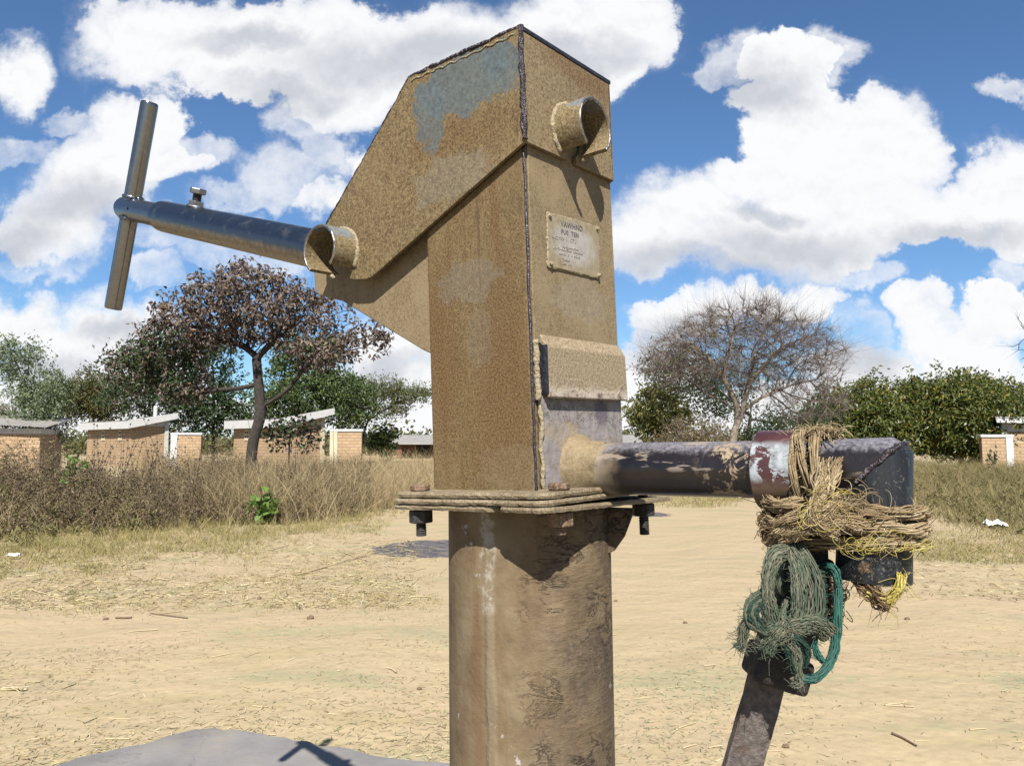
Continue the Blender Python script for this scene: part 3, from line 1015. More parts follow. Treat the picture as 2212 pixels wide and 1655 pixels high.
bm = bmesh.new()
pr = [sb0 + up * (.009 + .0009 * i) for i in range(15)]
tube(bm, pr, [.0068 if i % 2 else .0060 for i in range(15)], 16)
sb = bm_obj('set_bolt', bm, M['darkbolt'], sleeve)
bm = bmesh.new()
hexa(bm, sb0 + up * .0208, up, .0128, .0085, rot=.7)
bm_obj('bolt_head', bm, M['bolt'], sb, bevel=.0014)
ring_weld(sb0 + up * .001, hx, np.array([1., 0, 0]), .0115, 0, 355, .0022, M['bolt'], sleeve, 30)

# ---- nameplate with its worn stamped lettering
bm = bmesh.new()
prism(bm, [(L(a, 0, c)[0], L(a, 0, c)[2]) for a, c in ((.0286, .2168), (.1171, .2205), (.1161, .1667), (.0274, .1655))], 1, -.0034 - .0645, -.0012 - .0645)
plate = bm_obj('nameplate', bm, M['aluminium'], pump, bevel=.0005)
for a, c in ((.0315, .2142), (.1140, .2172), (.1132, .1692), (.0305, .1682)):
    bm = bmesh.new()
    tube(bm, [L(a, -.0030, c), L(a, -.0052, c), L(a, -.0060, c)], [.0022, .0020, .0010], 12)
    bm_obj('rivet', bm, M['mudweld'], plate, smooth='auto')
pc = [L(a, -.0022, c) for a, c in ((.0286, .2168), (.1171, .2205), (.1161, .1667), (.0274, .1655))]
for i in range(4):
    bead('dust_rim', pc[i], pc[(i + 1) % 4], .0009, M['mudweld'], plate, 30, .4, .0003, 6)


def lettering(txt, a, c, size, mat, slant=.04, space=1.0, name='lettering'):
    cu = bpy.data.curves.new('text', 'FONT')
    cu.body = txt
    cu.size = size
    cu.space_character = space
    cu.extrude = .0002
    cu.resolution_u = 3
    o = bpy.data.objects.new('text', cu)
    COL.objects.link(o)
    bpy.context.view_layer.update()
    me = bpy.data.meshes.new_from_object(o.evaluated_get(bpy.context.evaluated_depsgraph_get()))
    bpy.data.objects.remove(o)
    n = len(me.vertices)
    v = np.empty(n * 3, np.float32)
    me.vertices.foreach_get('co', v)
    v = v.reshape(-1, 3)
    x0, y0, z0 = L(a, -.0036, c)
    out = np.stack([x0 + v[:, 0], y0 - v[:, 2], z0 + v[:, 1] + v[:, 0] * slant], 1)
    me.vertices.foreach_set('co', out.astype(np.float32).ravel())
    me.materials.clear()
    me.update()
    return link(name, me, mat, plate)


lettering('VAWHND', .0495, .2080, .0078, M['ink'], space=1.1)
lettering('PU0  TEN', .0495, .2006, .0066, M['ink'], space=1.12)
lettering('P 3. CT2', .0520, .1945, .0052, M['fadedink'], space=1.2)
lettering('SNO2 TC', .0335, .1935, .0040, M['fadedink'], space=1.1)
lettering('KIVEYAKUMAR', .0510, .1872, .0038, M['fadedink'], space=1.1)
lettering('A 34 TH INDUSTRIA   CHANDRA', .0355, .1835, .0034, M['fadedink'], space=1.0)
lettering('BANG   X   4  ROAD', .0450, .1795, .0036, M['fadedink'], space=1.1)
lettering('TURAX   . - .', .0505, .1745, .0034, M['fadedink'], space=1.1)
lettering('8mm   1 2 5', .0500, .1705, .0028, M['fadedink'], space=1.1)

# ---- flange plates, bolts and gussets
def rough_plate(name, outline, ctop, thick, mat, jit=.00022, tilt=0.0):
    """plate with flame-cut edges; outline in pump-local (a, b), ctop = height of its top at a = 0"""
    P = []
    n = len(outline)
    for i in range(n):
        p, q = np.array(outline[i]), np.array(outline[(i + 1) % n])
        m = max(1, int(np.linalg.norm(q - p) / .005))
        for j in range(m):
            P.append(p + (q - p) * j / m)
    bm = bmesh.new()
    top, mid, bot = [], [], []
    cxy = np.mean(np.array(P), 0)
    for p in P:
        dd = (p - cxy) / np.linalg.norm(p - cxy)
        for lst, f, ins in ((top, 0, .0012), (mid, .5, 0), (bot, 1, .0010)):
            e = p - dd * (ins + rng.normal(0, jit))
            lst.append(bm.verts.new(L(e[0], e[1], ctop + tilt * e[0] - thick * f + rng.normal(0, .0002))))
    n = len(P)
    for i in range(n):
        j = (i + 1) % n
        bm.faces.new((top[i], top[j], mid[j], mid[i]))
        bm.faces.new((mid[i], mid[j], bot[j], bot[i]))
    bm.faces.new(top)
    bm.faces.new(bot[::-1])
    return bm_obj(name, bm, mat, pump)


def sq(a0, a1, b0, b1, r=.012):
    pts = []
    for cx_, cy_, t0 in ((a1 - r, b1 - r, 0), (a0 + r, b1 - r, 90), (a0 + r, b0 + r, 180), (a1 - r, b0 + r, 270)):
        for q in (0, 30, 60, 90):
            pts.append((cx_ + r * math.cos(math.radians(t0 + q)), cy_ + r * math.sin(math.radians(t0 + q))))
    return pts


rough_plate('flange_plate', sq(-.034, .172, -.034, .150), -.0405, .0050, M['plate'])
rough_plate('flange_plate', sq(-.036, .170, -.035, .153), -.0468, .0046, M['plate'])
rough_plate('flange_plate', sq(-.034, .184, .0225, .151, .006), -.0530, .0050, M['plate'], tilt=-.026)
rough_plate('flange_plate', sq(-.0365, .186, -.0370, .0185, .010), -.0532, .0046, M['plate'], tilt=-.026)


def flange_bolt(a, b, mat, nutmat, c_end):
    bm = bmesh.new()
    cs = np.arange(c_end, -.0400, .0011)
    tube(bm, [L(a, b, c) for c in cs], [.0052 if i % 2 else .0045 for i in range(len(cs))], 16)
    sh = bm_obj('flange_bolt', bm, mat, pump)
    bm = bmesh.new()
    hexa(bm, L(a, b, -.0402), (0, 0, 1), .0102, .0062, rot=rng.uniform(0, 1))
    bm_obj('bolt_head', bm, M['rustbolt'], sh, bevel=.0014)
    bm = bmesh.new()
    hexa(bm, L(a, b, -.0590 - .026 * a), (0, 0, -1), .0118, .0125, rot=rng.uniform(0, 1))
    bm_obj('nut', bm, nutmat, sh, bevel=.0014)


flange_bolt(-.018, .128, M['darkbolt'], M['darkbolt'], -.0835)
flange_bolt(.005, -.021, M['rustbolt'], M['rustbolt'], -.0790)
flange_bolt(.152, -.020, M['darkbolt'], M['darkbolt'], -.0945)
flange_bolt(.160, .135, M['darkbolt'], M['darkbolt'], -.0900)

# pedestal pipe with flange gussets
bm = bmesh.new()
pc0 = wl((.0172, .813, -.0600))
dn = wl((.0172 + .009, .813, -.9)) - wl((.0172, .813, -.06))
ped = [pc0 + dn * q for q in (0, .02, .1, .3, .6, 1.0)]
tube(bm, [pc0] + [pc0 + dn * q for q in np.linspace(.01, 1.09, 14)], .0812, 96)
pedo = bm_obj('pedestal_pipe', bm, M['pedestal'], pump, smooth='auto', angle=50)
for az in (-20, 95):
    d2 = np.array([math.cos(math.radians(az)), math.sin(math.radians(az)), 0])
    tt = np.array([-d2[1], d2[0], 0]) * .003
    c3 = np.array([.0172, .813, 0])
    bm = bmesh.new()
    prof = [(.079, -.0606), (.106, -.0606), (.106, -.066), (.0975, -.088), (.0875, -.102), (.079, -.106)]
    f1 = [bm.verts.new(wl(c3 + d2 * r + tt + np.array([0, 0, z]))) for r, z in prof]
    f2 = [bm.verts.new(wl(c3 + d2 * r - tt + np.array([0, 0, z]))) for r, z in prof]
    bm.faces.new(f1); bm.faces.new(f2[::-1])
    for i in range(len(prof)):
        j = (i + 1) % len(prof)
        bm.faces.new((f1[i], f2[i], f2[j], f1[j]))
    bm_obj('gusset', bm, M['pedestal'], pedo, bevel=.001)

# ---- spout with a mitred down-turned outlet
sd = np.array([.82, -.572, .004]); sd /= np.linalg.norm(sd)
s0 = np.array([.0637, .7666, -.0225]) - sd * .03
corner = np.array([.2792, .6165, -.0195])
sd = (corner - s0); SL = np.linalg.norm(sd); sd /= SL
od = np.array([-.055, 0, -1.0]); od /= np.linalg.norm(od)
e1 = np.cross(sd, od); e1 /= np.linalg.norm(e1)
e2 = np.cross(e1, sd)            # in the plane of the bend
e3 = np.cross(e1, od)
th = np.linspace(0, 2 * PI, 48, endpoint=False)
nb2 = (sd + od); nb2 /= np.linalg.norm(nb2)          # normal of the mitre plane


def ringv(c, r, ea, eb):
    return [c + r * (math.cos(q) * ea + math.sin(q) * eb) for q in th]


def mitre(ring, axis):
    return [p + axis * (np.dot(corner - p, nb2) / np.dot(axis, nb2)) for p in ring]


outw = (sd - od) / np.linalg.norm(sd - od)


def soften(ring, lim=.0268):
    out = []
    for p in ring:
        h = np.dot(p - corner, outw)
        if h > lim - .005: p = p - outw * (h - (lim - .005)) * .50
        out.append(p)
    return out


def strip(name, rings, mat, parent, closed_end=False):
    bm = bmesh.new()
    R = [[bm.verts.new(wl(p)) for p in r] for r in rings]
    n = len(th)
    for i in range(len(R) - 1):
        for j in range(n):
            bm.faces.new((R[i][j], R[i][(j + 1) % n], R[i + 1][(j + 1) % n], R[i + 1][j]))
    bm.faces.new(R[0])
    if closed_end: bm.faces.new(R[-1])
    return bm_obj(name, bm, mat, parent, smooth='auto', angle=50)


rs, ro = .0238, .0262
rr = [ringv(s0 + sd * (SL * q), rs, e1, e2) for q in np.linspace(0, .85, 12)]
_m = mitre(ringv(corner - sd * .02, ro - .001, e1, e2), sd)
rr.append([p - sd * .013 for p in _m])
rr.append(soften(_m))
spout = strip('spout_pipe', rr, M['spout'], pump, True)
m0 = mitre(ringv(corner, ro - .001, e1, e2), sd)
# outlet pipe: same mitre, then straight down, with an open lip
base = ringv(corner, ro, e1, e3)
R = [soften(mitre(base, od)), [p + od * .013 for p in mitre(base, od)]] + [[p + od * h for p in ringv(corner, r, e1, e3)] for h, r in
                         ((.044, ro), (.05, ro + .0004), (.072, ro + .0008), (.0815, ro + .0010), (.083, ro + .0006))]
R += [[p + od * h for p in ringv(corner, ro - .003, e1, e3)] for h in (.083, .035)]
strip('outlet_pipe', R, M['outlet'], spout, True)
mr = np.array(R[0])
mr = mr[np.argsort(np.arctan2((mr - corner) @ e1, (mr - corner) @ np.cross(nb2, e1)))]
mr = np.vstack([mr, mr[:2]]) + rng.normal(0, .0005, (50, 3))
bm = bmesh.new()
tube(bm, [wl(p) for p in mr], list(.0018 * rng.uniform(.6, 1.5, 50)), 8)
bm_obj('weld_bead', bm, M['bead'], spout, smooth=True)
# mud fillet where the spout leaves the column
qf = s0 + sd * .034
mf = []
for h, r in ((-.006, .034), (.002, .030), (.010, .0262), (.020, .0246), (.026, .0239)):
    mf.append([p + rng.normal(0, .0006, 3) for p in ringv(qf + sd * h, r, e1, e2)])
strip('mud_fillet', mf, M['colfront'], spout)

# ================================================================== clamp and hanging bar
# collar sleeve round the spout with two cheeks and a pivot bolt
cc0 = s0 + sd * (SL * .700)
cl = .0345
clampo = empty('pipe_clamp', tuple(cc0 + np.array([0, 0, EYE])), 0, 'maroon pipe clamp with peeling white paint, gripping the spout beside the rope', 'pipe clamp')


def wrel(p, o):
    return np.asarray(p, float) + np.array([0, 0, EYE]) - np.array(o.location)


bm = bmesh.new()
arc_shell(bm, wrel(cc0, clampo), sd, e1, e2, .0242, .0322, 0, cl, 0, 2 * PI, 64)
bm_obj('collar', bm, None, clampo, smooth='auto', angle=40, bevel=.0012)
clampo.children[0].data.materials.append(M['collar'])
hx0, hy0 = .2300, .640
bm = bmesh.new()
for off in (-.012, .010):
    pl = [(-.0150, -.040), (.0150, -.040), (.0150, -.118), (.010, -.128), (-.010, -.128), (-.0150, -.118)]
    prism(bm, [(hx0 + x - clampo.location[0], z + EYE - clampo.location[2]) for x, z in pl], 1, hy0 + off - .003 - clampo.location[1], hy0 + off + .003 - clampo.location[1])
box(bm, hx0 - .0150 - clampo.location[0], hx0 + .0150 - clampo.location[0], hy0 - .0155 - clampo.location[1], hy0 + .0135 - clampo.location[1],
    EYE - .0405 - clampo.location[2], EYE - .034 - clampo.location[2])
bm_obj('hanger_fork', bm, M['hanger'], clampo, bevel=.0015)
pv = np.array([.2160, .6140, -.1035])
bm = bmesh.new()
tube(bm, [wrel(pv + np.array([0, y, 0]), clampo) for y in (.045, .006, -.002, -.009)], [.0062, .0062, .0062, .0052], 20)
pb = bm_obj('pivot_bolt', bm, M['rustbolt'], clampo, smooth='auto')
bm = bmesh.new()
tube(bm, [wrel(pv + np.array([0, y, 0]), clampo) for y in (.012, .004, .002)], [.0150, .0150, .013], 32)
bm_obj('washer', bm, M['net'], pb, smooth='auto', angle=30)

bar_top = np.array([.2315, .6600, -.1048])
bar_dir = np.array([-.0498, .000, -.159]); bar_dir /= np.linalg.norm(bar_dir)
bar = empty('hanging_bar', tuple(bar_top + np.array([0, 0, EYE])), 0, 'pitted brown flat steel bar hanging aslant under the green netting', 'steel bar')
bx = np.cross(np.array([0, 1., 0]), bar_dir); bx /= np.linalg.norm(bx)
by = np.cross(bar_dir, bx)


def obox(bm, o, a, b, c, la, lb, lc0, lc1):
    V = [bm.verts.new(o + a * (sx * la) + b * (sy * lb) + c * sz) for sz in (lc0, lc1) for sx, sy in ((-1, -1), (1, -1), (1, 1), (-1, 1))]
    for f in ((0, 1, 2, 3), (7, 6, 5, 4), (0, 4, 5, 1), (1, 5, 6, 2), (2, 6, 7, 3), (3, 7, 4, 0)):
        bm.faces.new([V[i] for i in f])


z3 = np.zeros(3)
bm = bmesh.new()
obox(bm, z3, bx, by, bar_dir, .0145, .005, .060, .52)
bmesh.ops.subdivide_edges(bm, edges=[e for e in bm.edges if e.calc_length() > .2], cuts=60)
for v in bm.verts:
    s = np.dot(np.array(v.co), bx)
    v.co += Vector(bx * rng.normal(0, .0003) * np.sign(s))
bm_obj('bar', bm, M['bar'], bar, bevel=.0008)
bm = bmesh.new()
obox(bm, z3 - by * .012, bx, by, bar_dir, .0175, .016, -.02, .088)
obox(bm, z3 + bx * .001 - by * .016, bx, by, bar_dir, .0215, .020, .060, .086)
bm_obj('knuckle', bm, M['hanger'], bar, bevel=.004, seg=3)

# ================================================================== rope lashed round spout and clamp
def rope_path(S_, pts, R=.0065, strands=3, fib=7, twist=90, n=90, fr=.00085, loose=.0006, closed=False):
    P = smoothpath(pts, n)
    T, A, B = frames(P)
    arc = np.concatenate([[0], np.cumsum(np.linalg.norm(np.diff(P, axis=0), axis=1))])
    for s in range(strands):
        ph = 2 * PI * s / strands + arc * twist
        C = P + (R * .52) * (np.cos(ph)[:, None] * A + np.sin(ph)[:, None] * B)
        rs_ = R * .50
        for f in range(fib):
            p2 = rng.uniform(0, 2 * PI) - arc * twist * 1.3
            rf = rs_ * math.sqrt(rng.uniform(.25, 1))
            Q = C + rf * (np.cos(p2)[:, None] * A + np.sin(p2)[:, None] * B) + wobble(n, loose, 5)
            S_.add(Q, fr * rng.uniform(.7, 1.4))
    return P, A, B


def fuzz(S_, P, count, length, R, r=.0003, curl=1.0, down=0.0):
    for _ in range(count):
        i = rng.integers(0, len(P))
        d = rng.normal(0, 1, 3)
        d /= np.linalg.norm(d)
        l = length * .6 * rng.uniform(.3, 1.5)
        st = P[i] + d * R * rng.uniform(.5, 1)
        d2 = rng.normal(0, 1, 3) * curl
        q = np.linspace(0, 1, 7)[:, None]
        S_.add(st + d * l * q + d2 * l * .8 * q ** 2 + np.array([0, 0, -down]) * l * q ** 2 + wobble(7, l * .03, 2), r * rng.uniform(.7, 1.4))


def arc(S_, c, rad, r):
    """one loose curling filament"""
    a0, sweep = rng.uniform(0, 2 * PI), rng.choice([-1, 1]) * rng.uniform(1.2, 3.6)
    t_ = a0 + sweep * np.linspace(0, 1, 14)
    e_ = rng.uniform(.6, 1.0)
    tilt = rng.normal(0, .35)
    Q = c + rad * np.stack([np.cos(t_), .35 * np.sin(t_ * 1.3 + a0) - .2, e_ * np.sin(t_) + tilt * np.cos(t_) - .25 * np.linspace(0, 1, 14) ** 2], 1) * np.linspace(1, rng.uniform(.6, 1.3), 14)[:, None]
    S_.add(Q, r * rng.uniform(.7, 1.3))


ropeo_loc = at(1790, 1110, .60)
ropeo = empty('lashing_rope', tuple(ropeo_loc), 0, 'frayed tan fibre rope lashed round the spout elbow, with loose yellow strands', 'rope')
off = np.array([0, 0, EYE])
OC = np.array([corner[0], corner[1], 0])                # outlet axis
HC = np.array([hx0, hy0, 0])                            # hanger axis


def stadium(z, rx, dz=0.0, left=.0, ph=0.0):
    """a loop round the outlet pipe and the hanger"""
    u_ = (HC - OC); u_ /= np.linalg.norm(u_)
    n_ = np.array([-u_[1], u_[0], 0])
    if n_[1] > 0: n_ = -n_
    pts = []
    for a in np.linspace(-100, 100, 9):
        q = math.radians(a)
        pts.append(OC + rx * (math.cos(q) * -u_ + math.sin(q) * n_) + np.array([0, 0, z + dz * math.cos(q)]))
    for a in np.linspace(80, 280, 9):
        q = math.radians(a)
        pts.append(HC + (.0255 + left) * (math.cos(q) * -u_ + math.sin(q) * n_) + np.array([0, 0, z - dz + rng.normal(0, .0012)]))
    pts = [p + np.array([0, 0, rng.normal(0, .0008)]) for p in pts]
    pts.append(pts[0])
    return np.array(pts) + off


for i, (z, rx, dz, lf, R) in enumerate(((-.0490, .0312, -.0020, .000, .0056), (-.0605, .0316, -.001, .001, .0060), (-.0718, .0303, .001, .000, .0053))):
    S_ = Strands(4)
    P_, A_, B_ = rope_path(S_, stadium(z, rx, dz, lf), R, 3, 26, 75, 190, .00055, .00035)
    fuzz(S_, P_, 420, .0055, R * .95, .00018, 1.6)
    S_.build('coil', M['rope'], ropeo, ropeo_loc)
    if i != 0:
        S_ = Strands(4)
        li = [q for q in range(len(P_)) if P_[q][0] < .262]
        PL = P_[li]
        for _ in range(900):
            d_ = rng.normal(0, 1, 3); d_ /= np.linalg.norm(d_)
            arc(S_, PL[rng.integers(0, len(PL))] + d_ * R * rng.uniform(.6, 1.15), rng.uniform(.0015, .0042), .00026)
        S_.build('fray', M['rope_brown'], ropeo, ropeo_loc)
# vertical turns over the spout pipe
pc = s0 + sd * (SL * .850)
S_ = Strands(4)
for j, (dx, tl) in enumerate(((-.0095, .004), (-.0015, .008), (.006, .002))):
    ring = []
    for a in np.linspace(0, 2 * PI, 15):
        ring.append(pc + sd * (dx + tl * math.sin(a)) + (.0292 + .0010 * math.cos(3 * a)) * (math.cos(a) * e1 + math.sin(a) * e2) + np.array([0, 0, EYE]))
    P_, A_, B_ = rope_path(S_, ring, .0050, 2, 30, 40, 90, .00048, .0005)
    fuzz(S_, P_, 160, .006, .005, .0002, 1.5)
S_.build('wrap', M['rope'], ropeo, ropeo_loc)
# strands dropping from the wrap to the knot
S_ = Strands(4)
kn = at(1762, 1100, .607)
for j in range(120):
    p0 = at(rng.uniform(1768, 1822), rng.uniform(985, 1030), .600 + rng.uniform(-.002, .006))
    p1 = at(rng.uniform(1755, 1800), rng.uniform(1052, 1075), .594 + rng.uniform(-.002, .004))
    p2 = kn + rng.normal(0, .005, 3)
    S_.add(smoothpath([p0, (p0 + p1) / 2 + rng.normal(0, .002, 3), p1, p2], 16), .00045 * rng.uniform(.7, 1.4))
S_.build('strand_bundle', M['rope'], ropeo, ropeo_loc)
# knot
S_ = Strands(4)
for pts_, R_ in (([(1676, 1140, .606), (1712, 1122, .597), (1758, 1106, .592), (1805, 1096, .592), (1845, 1104, .590)], .0060),
                 ([(1684, 1160, .608), (1728, 1146, .598), (1776, 1134, .592), (1824, 1128, .588), (1866, 1138, .586)], .0058),
                 ([(1780, 1066, .596), (1762, 1088, .592), (1756, 1116, .588), (1776, 1142, .588), (1806, 1154, .590)], .0050),
                 ([(1812, 1074, .596), (1800, 1096, .589), (1772, 1116, .587), (1738, 1134, .592), (1716, 1156, .602)], .0048)):
    P_, A_, B_ = rope_path(S_, [at(*q) for q in pts_], R_, 3, 22, 75, 70, .0005, .0006)
    for _ in range(150):
        d_ = rng.normal(0, 1, 3); d_ /= np.linalg.norm(d_)
        arc(S_, P_[rng.integers(0, 70)] + d_ * R_ * rng.uniform(.6, 1.1), rng.uniform(.0012, .0035), .0002)
S_.build('knot', M['rope'], ropeo, ropeo_loc)
# tuft on top of the pipe
S_ = Strands(4)
tp = pc + np.array([.003, -.006, EYE + .0300])
for j in range(300):
    d = np.array([rng.normal(.10, .65), rng.normal(-.35, .5), abs(rng.normal(.25, .35))]); d /= np.linalg.norm(d)
    l = rng.uniform(.004, .014)
    q = np.linspace(0, 1, 7)[:, None]
    S_.add(tp + rng.normal(0, .0045, 3) * [1.6, 1, .4] + d * l * q + np.array([0, 0, -.5]) * l * q ** 2 + rng.normal(0, .25, 3) * l * q ** 2, .00034 * rng.uniform(.6, 1.4))
S_.build('tuft', M['rope'], ropeo, ropeo_loc)
# loose yellow filaments
S_ = Strands(4)
for j in range(55):
    arc(S_, at(rng.uniform(1738, 1835), rng.uniform(1070, 1128), .592 + rng.uniform(-.006, .004)), rng.uniform(.005, .0135), .00021)
S_.build('loose_filament', M['rope_yellow'], ropeo, ropeo_loc)
S_ = Strands(4)
for j in range(70):
    arc(S_, at(rng.uniform(1780, 1880), rng.uniform(1075, 1120), .588 + rng.uniform(-.004, .004)), rng.uniform(.005, .016), .00023)
S_.build('loose_filament', M['rope'], ropeo, ropeo_loc)
# yellow core of the lowest coil, trailing hairs
S_ = Strands(4)
lo = stadium(-.0740, .0325, .001)[2:8]
for j in range(46):
    P_ = smoothpath(lo, 40) + rng.normal(0, .0022, 3) + wobble(40, .0009, 6)
    a_, b_ = sorted(rng.integers(0, 40, 2))
    if b_ - a_ > 8:
        S_.add(P_[a_:b_], .00036 * rng.uniform(.7, 1.4))
for j in range(40):
    arc(S_, at(rng.uniform(1820, 1965), rng.uniform(1158, 1190), .577 + rng.uniform(-.004, .004)), rng.uniform(.003, .010), .00019)
S_.build('loose_filament', M['rope_yellow'], ropeo, ropeo_loc)
# dangling loop beneath the outlet
lp = [at(1846, 1222, .62), at(1862, 1258, .604), at(1893, 1290, .592), at(1920, 1310, .588)]
S_ = Strands(4)
P_, A_, B_ = rope_path(S_, lp, .0062, 3, 26, 60, 50, .0005, .0009)
fuzz(S_, P_, 160, .007, .0054, .0002, 1.5, .3)
S_.build('dangling_loop', M['rope_brown'], ropeo, ropeo_loc)
lp = [at(1874, 1284, .596), at(1914, 1298, .587), at(1938, 1278, .584), at(1946, 1250, .588), at(1936, 1232, .61)]
S_ = Strands(4)
P_, A_, B_ = rope_path(S_, lp, .0038, 3, 18, 60, 50, .00045, .0006)
fuzz(S_, P_, 70, .007, .0038, .00018, 1.5, .3)
S_.build('dangling_loop', M['rope_yellow'], ropeo, ropeo_loc)

# ================================================================== green netting tied round the pivot
neto_loc = at(1690, 1300, .60)
neto = empty('netting_strip', tuple(neto_loc), 0, 'dusty green strips of old netting knotted round the pivot bolt', 'netting')


def band(name, px, width, mat, n=60, yarns=11, r=.00052, fz=200, fl=.0022, wave=.00045, depth=None, thick=.0020):
    """a flat strip of knitted net: px = (x, y, distance) pixels, width in metres"""
    pts = [at(*q) for q in px]
    P = smoothpath(pts, n)
    T = np.gradient(P, axis=0)
    T /= np.linalg.norm(T, axis=1)[:, None] + 1e-9
    view = np.array([.3, .95, 0])
    Wd = np.cross(T, view)
    Wd /= np.linalg.norm(Wd, axis=1)[:, None] + 1e-9
    Nn = np.cross(T, Wd)
    S_ = Strands(4)
    wid = width * (1 + .18 * np.interp(np.linspace(0, 5, n), np.arange(6), rng.normal(0, 1, 6)))
    for layer in (0, 1):
        for y in np.linspace(-.5, .5, int(yarns * 1.5)):
            z = (layer - .5) * thick + .0012 * math.cos(y * 3)
            Q = P + Wd * (wid * (y + layer * .03))[:, None] + Nn * z + wobble(n, wave, 2)
            S_.add(Q, r * rng.uniform(.8, 1.25))
    # zig-zag laid-in yarns
    for j in range(5):
        m = n * 2
        ii = np.linspace(0, n - 1, m)
        base_ = np.stack([np.interp(ii, np.arange(n), P[:, c]) for c in range(3)], 1)
        ww = np.stack([np.interp(ii, np.arange(n), Wd[:, c]) for c in range(3)], 1)
        nn = np.stack([np.interp(ii, np.arange(n), Nn[:, c]) for c in range(3)], 1)
        zig = (np.arange(m) % 2 - .5) * rng.uniform(.75, 1.0)
        S_.add(base_ + ww * (np.interp(ii, np.arange(n), wid) * zig)[:, None] - nn * (thick * .7) + wobble(m, wave, 2), r * .8)
    for _ in range(fz):
        i = rng.integers(0, n)
        st = P[i] + Wd[i] * wid[i] * rng.uniform(-.55, .55)
        d = rng.normal(0, 1, 3); d /= np.linalg.norm(d)
        l = fl * rng.uniform(.3, 1.7)
        q = np.linspace(0, 1, 5)[:, None]
        S_.add(st + d * l * q + rng.normal(0, 1.0, 3) * l * q ** 2, .00016)
    return S_.build(name, mat, neto, neto_loc)


nb_ = 'net_band'
band(nb_, [(1712, 1178, .612), (1735, 1205, .602), (1752, 1262, .598), (1752, 1315, .598), (1732, 1352, .600), (1690, 1372, .602)], .0125, M['net'])
band(nb_, [(1700, 1172, .610), (1716, 1215, .600), (1724, 1268, .596), (1722, 1320, .597), (1705, 1362, .600)], .0085, M['net'])
band(nb_, [(1702, 1190, .606), (1676, 1198, .600), (1662, 1235, .598), (1658, 1280, .598), (1664, 1325, .599), (1682, 1370, .600)], .0095, M['net'])
band(nb_, [(1715, 1205, .612), (1690, 1200, .604), (1668, 1212, .602), (1656, 1245, .602)], .0065, M['net_dark'], 40, 7)
band(nb_, [(1748, 1235, .612), (1768, 1280, .606), (1768, 1330, .606), (1748, 1368, .606)], .0065, M['net_teal'], 50, 9)
band('hanging_loop', [(1768, 1228, .618), (1800, 1228, .606), (1811, 1270, .602), (1808, 1330, .600), (1802, 1400, .600), (1786, 1442, .598), (1755, 1466, .598), (1728, 1462, .600), (1716, 1440, .602), (1712, 1400, .604)],
     .0052, M['net_teal'], 80, 7, .0006, 120)
band('hanging_loop', [(1790, 1440, .600), (1762, 1405, .604), (1762, 1365, .606)], .0032, M['net_teal'], 30, 4, .0006, 60)
for q in range(4):
    e_ = q * 7
    band(nb_, [(1684, 1372, .599), (1650, 1366 - e_ * .3, .595), (1616 + e_ * .8, 1346 - e_, .594), (1612 + e_, 1312 + e_ * .3, .596), (1630 + e_ * .6, 1288 + e_ * .8, .60), (1655, 1276 + e_, .604)],
         .0030, M['net'] if q % 2 == 0 else M['net_dark'], 50, 4, .0007, 110)
band(nb_, [(1628, 1330, .597), (1608, 1352, .596), (1604, 1385, .596), (1594, 1402, .596)], .0065, M['net'], 30, 6, .0005, 200, .0035)
band(nb_, [(1686, 1368, .597), (1662, 1388, .595), (1652, 1408, .596)], .0105, M['net'], 30, 9, .0005, 200, .0035)
band(nb_, [(1690, 1366, .598), (1730, 1352, .594), (1765, 1350, .596), (1792, 1372, .60)], .0125, M['net'], 40, 11, .0005, 200, .003)
band(nb_, [(1694, 1376, .597), (1716, 1400, .596), (1722, 1435, .598), (1726, 1470, .600), (1712, 1474, .602)], .0058, M['net'], 40, 6, .0007, 140)
band(nb_, [(1690, 1380, .597), (1702, 1410, .597), (1714, 1440, .600), (1728, 1462, .602)], .0040, M['net_dark'], 36, 5, .0007, 100)
band(nb_, [(1700, 1374, .596), (1726, 1382, .594), (1742, 1405, .597), (1738, 1440, .60)], .0034, M['net_dark'], 36, 4, .0007, 100)
band(nb_, [(1698, 1300, .604), (1690, 1330, .597), (1700, 1352, .595), (1722, 1364, .595)], .0045, M['net'], 36, 5, .0007, 100)
for q in range(5):                                  # turns round the hanger and the bar
    y0 = 1240 + q * 26
    band(nb_, [(1785, y0 - 6, .640), (1782, y0, .616), (1750, y0 + 4, .608), (1712, y0 + 8, .610), (1690, y0 + 6, .628)], .0085, M['net_dark'], 40, 7, .0008, 90)
S_ = Strands(4)                                     # the knot
for j in range(60):
    c0 = at(1682 + rng.normal(0, 7), 1366 + rng.normal(0, 6), .595)
    a_ = rng.uniform(0, 2 * PI)
    ring = [c0 + .0055 * np.array([math.cos(t_ + a_), .6 * math.sin(2 * t_ + a_), math.sin(t_)]) for t_ in np.linspace(0, 4.5, 10)]
    S_.add(np.array(ring) + wobble(10, .0004, 2), .0005 * rng.uniform(.7, 1.3))
S_.build('net_knot', M['net'], neto, neto_loc)
S_ = Strands(4)                                     # brown tuft behind
for j in range(330):
    arc(S_, at(1802 + rng.normal(0, 9), 1295 + rng.normal(0, 26), .628 + rng.normal(0, .005)), rng.uniform(.002, .0065), .00026)
S_.build('fray', M['rope_brown'], neto, neto_loc)

# ================================================================== setting: ground, apron, mud
def nonuni(lo, hi, n, p=2.2):
    q = np.linspace(0, 1, n) ** p
    return lo + (hi - lo) * q


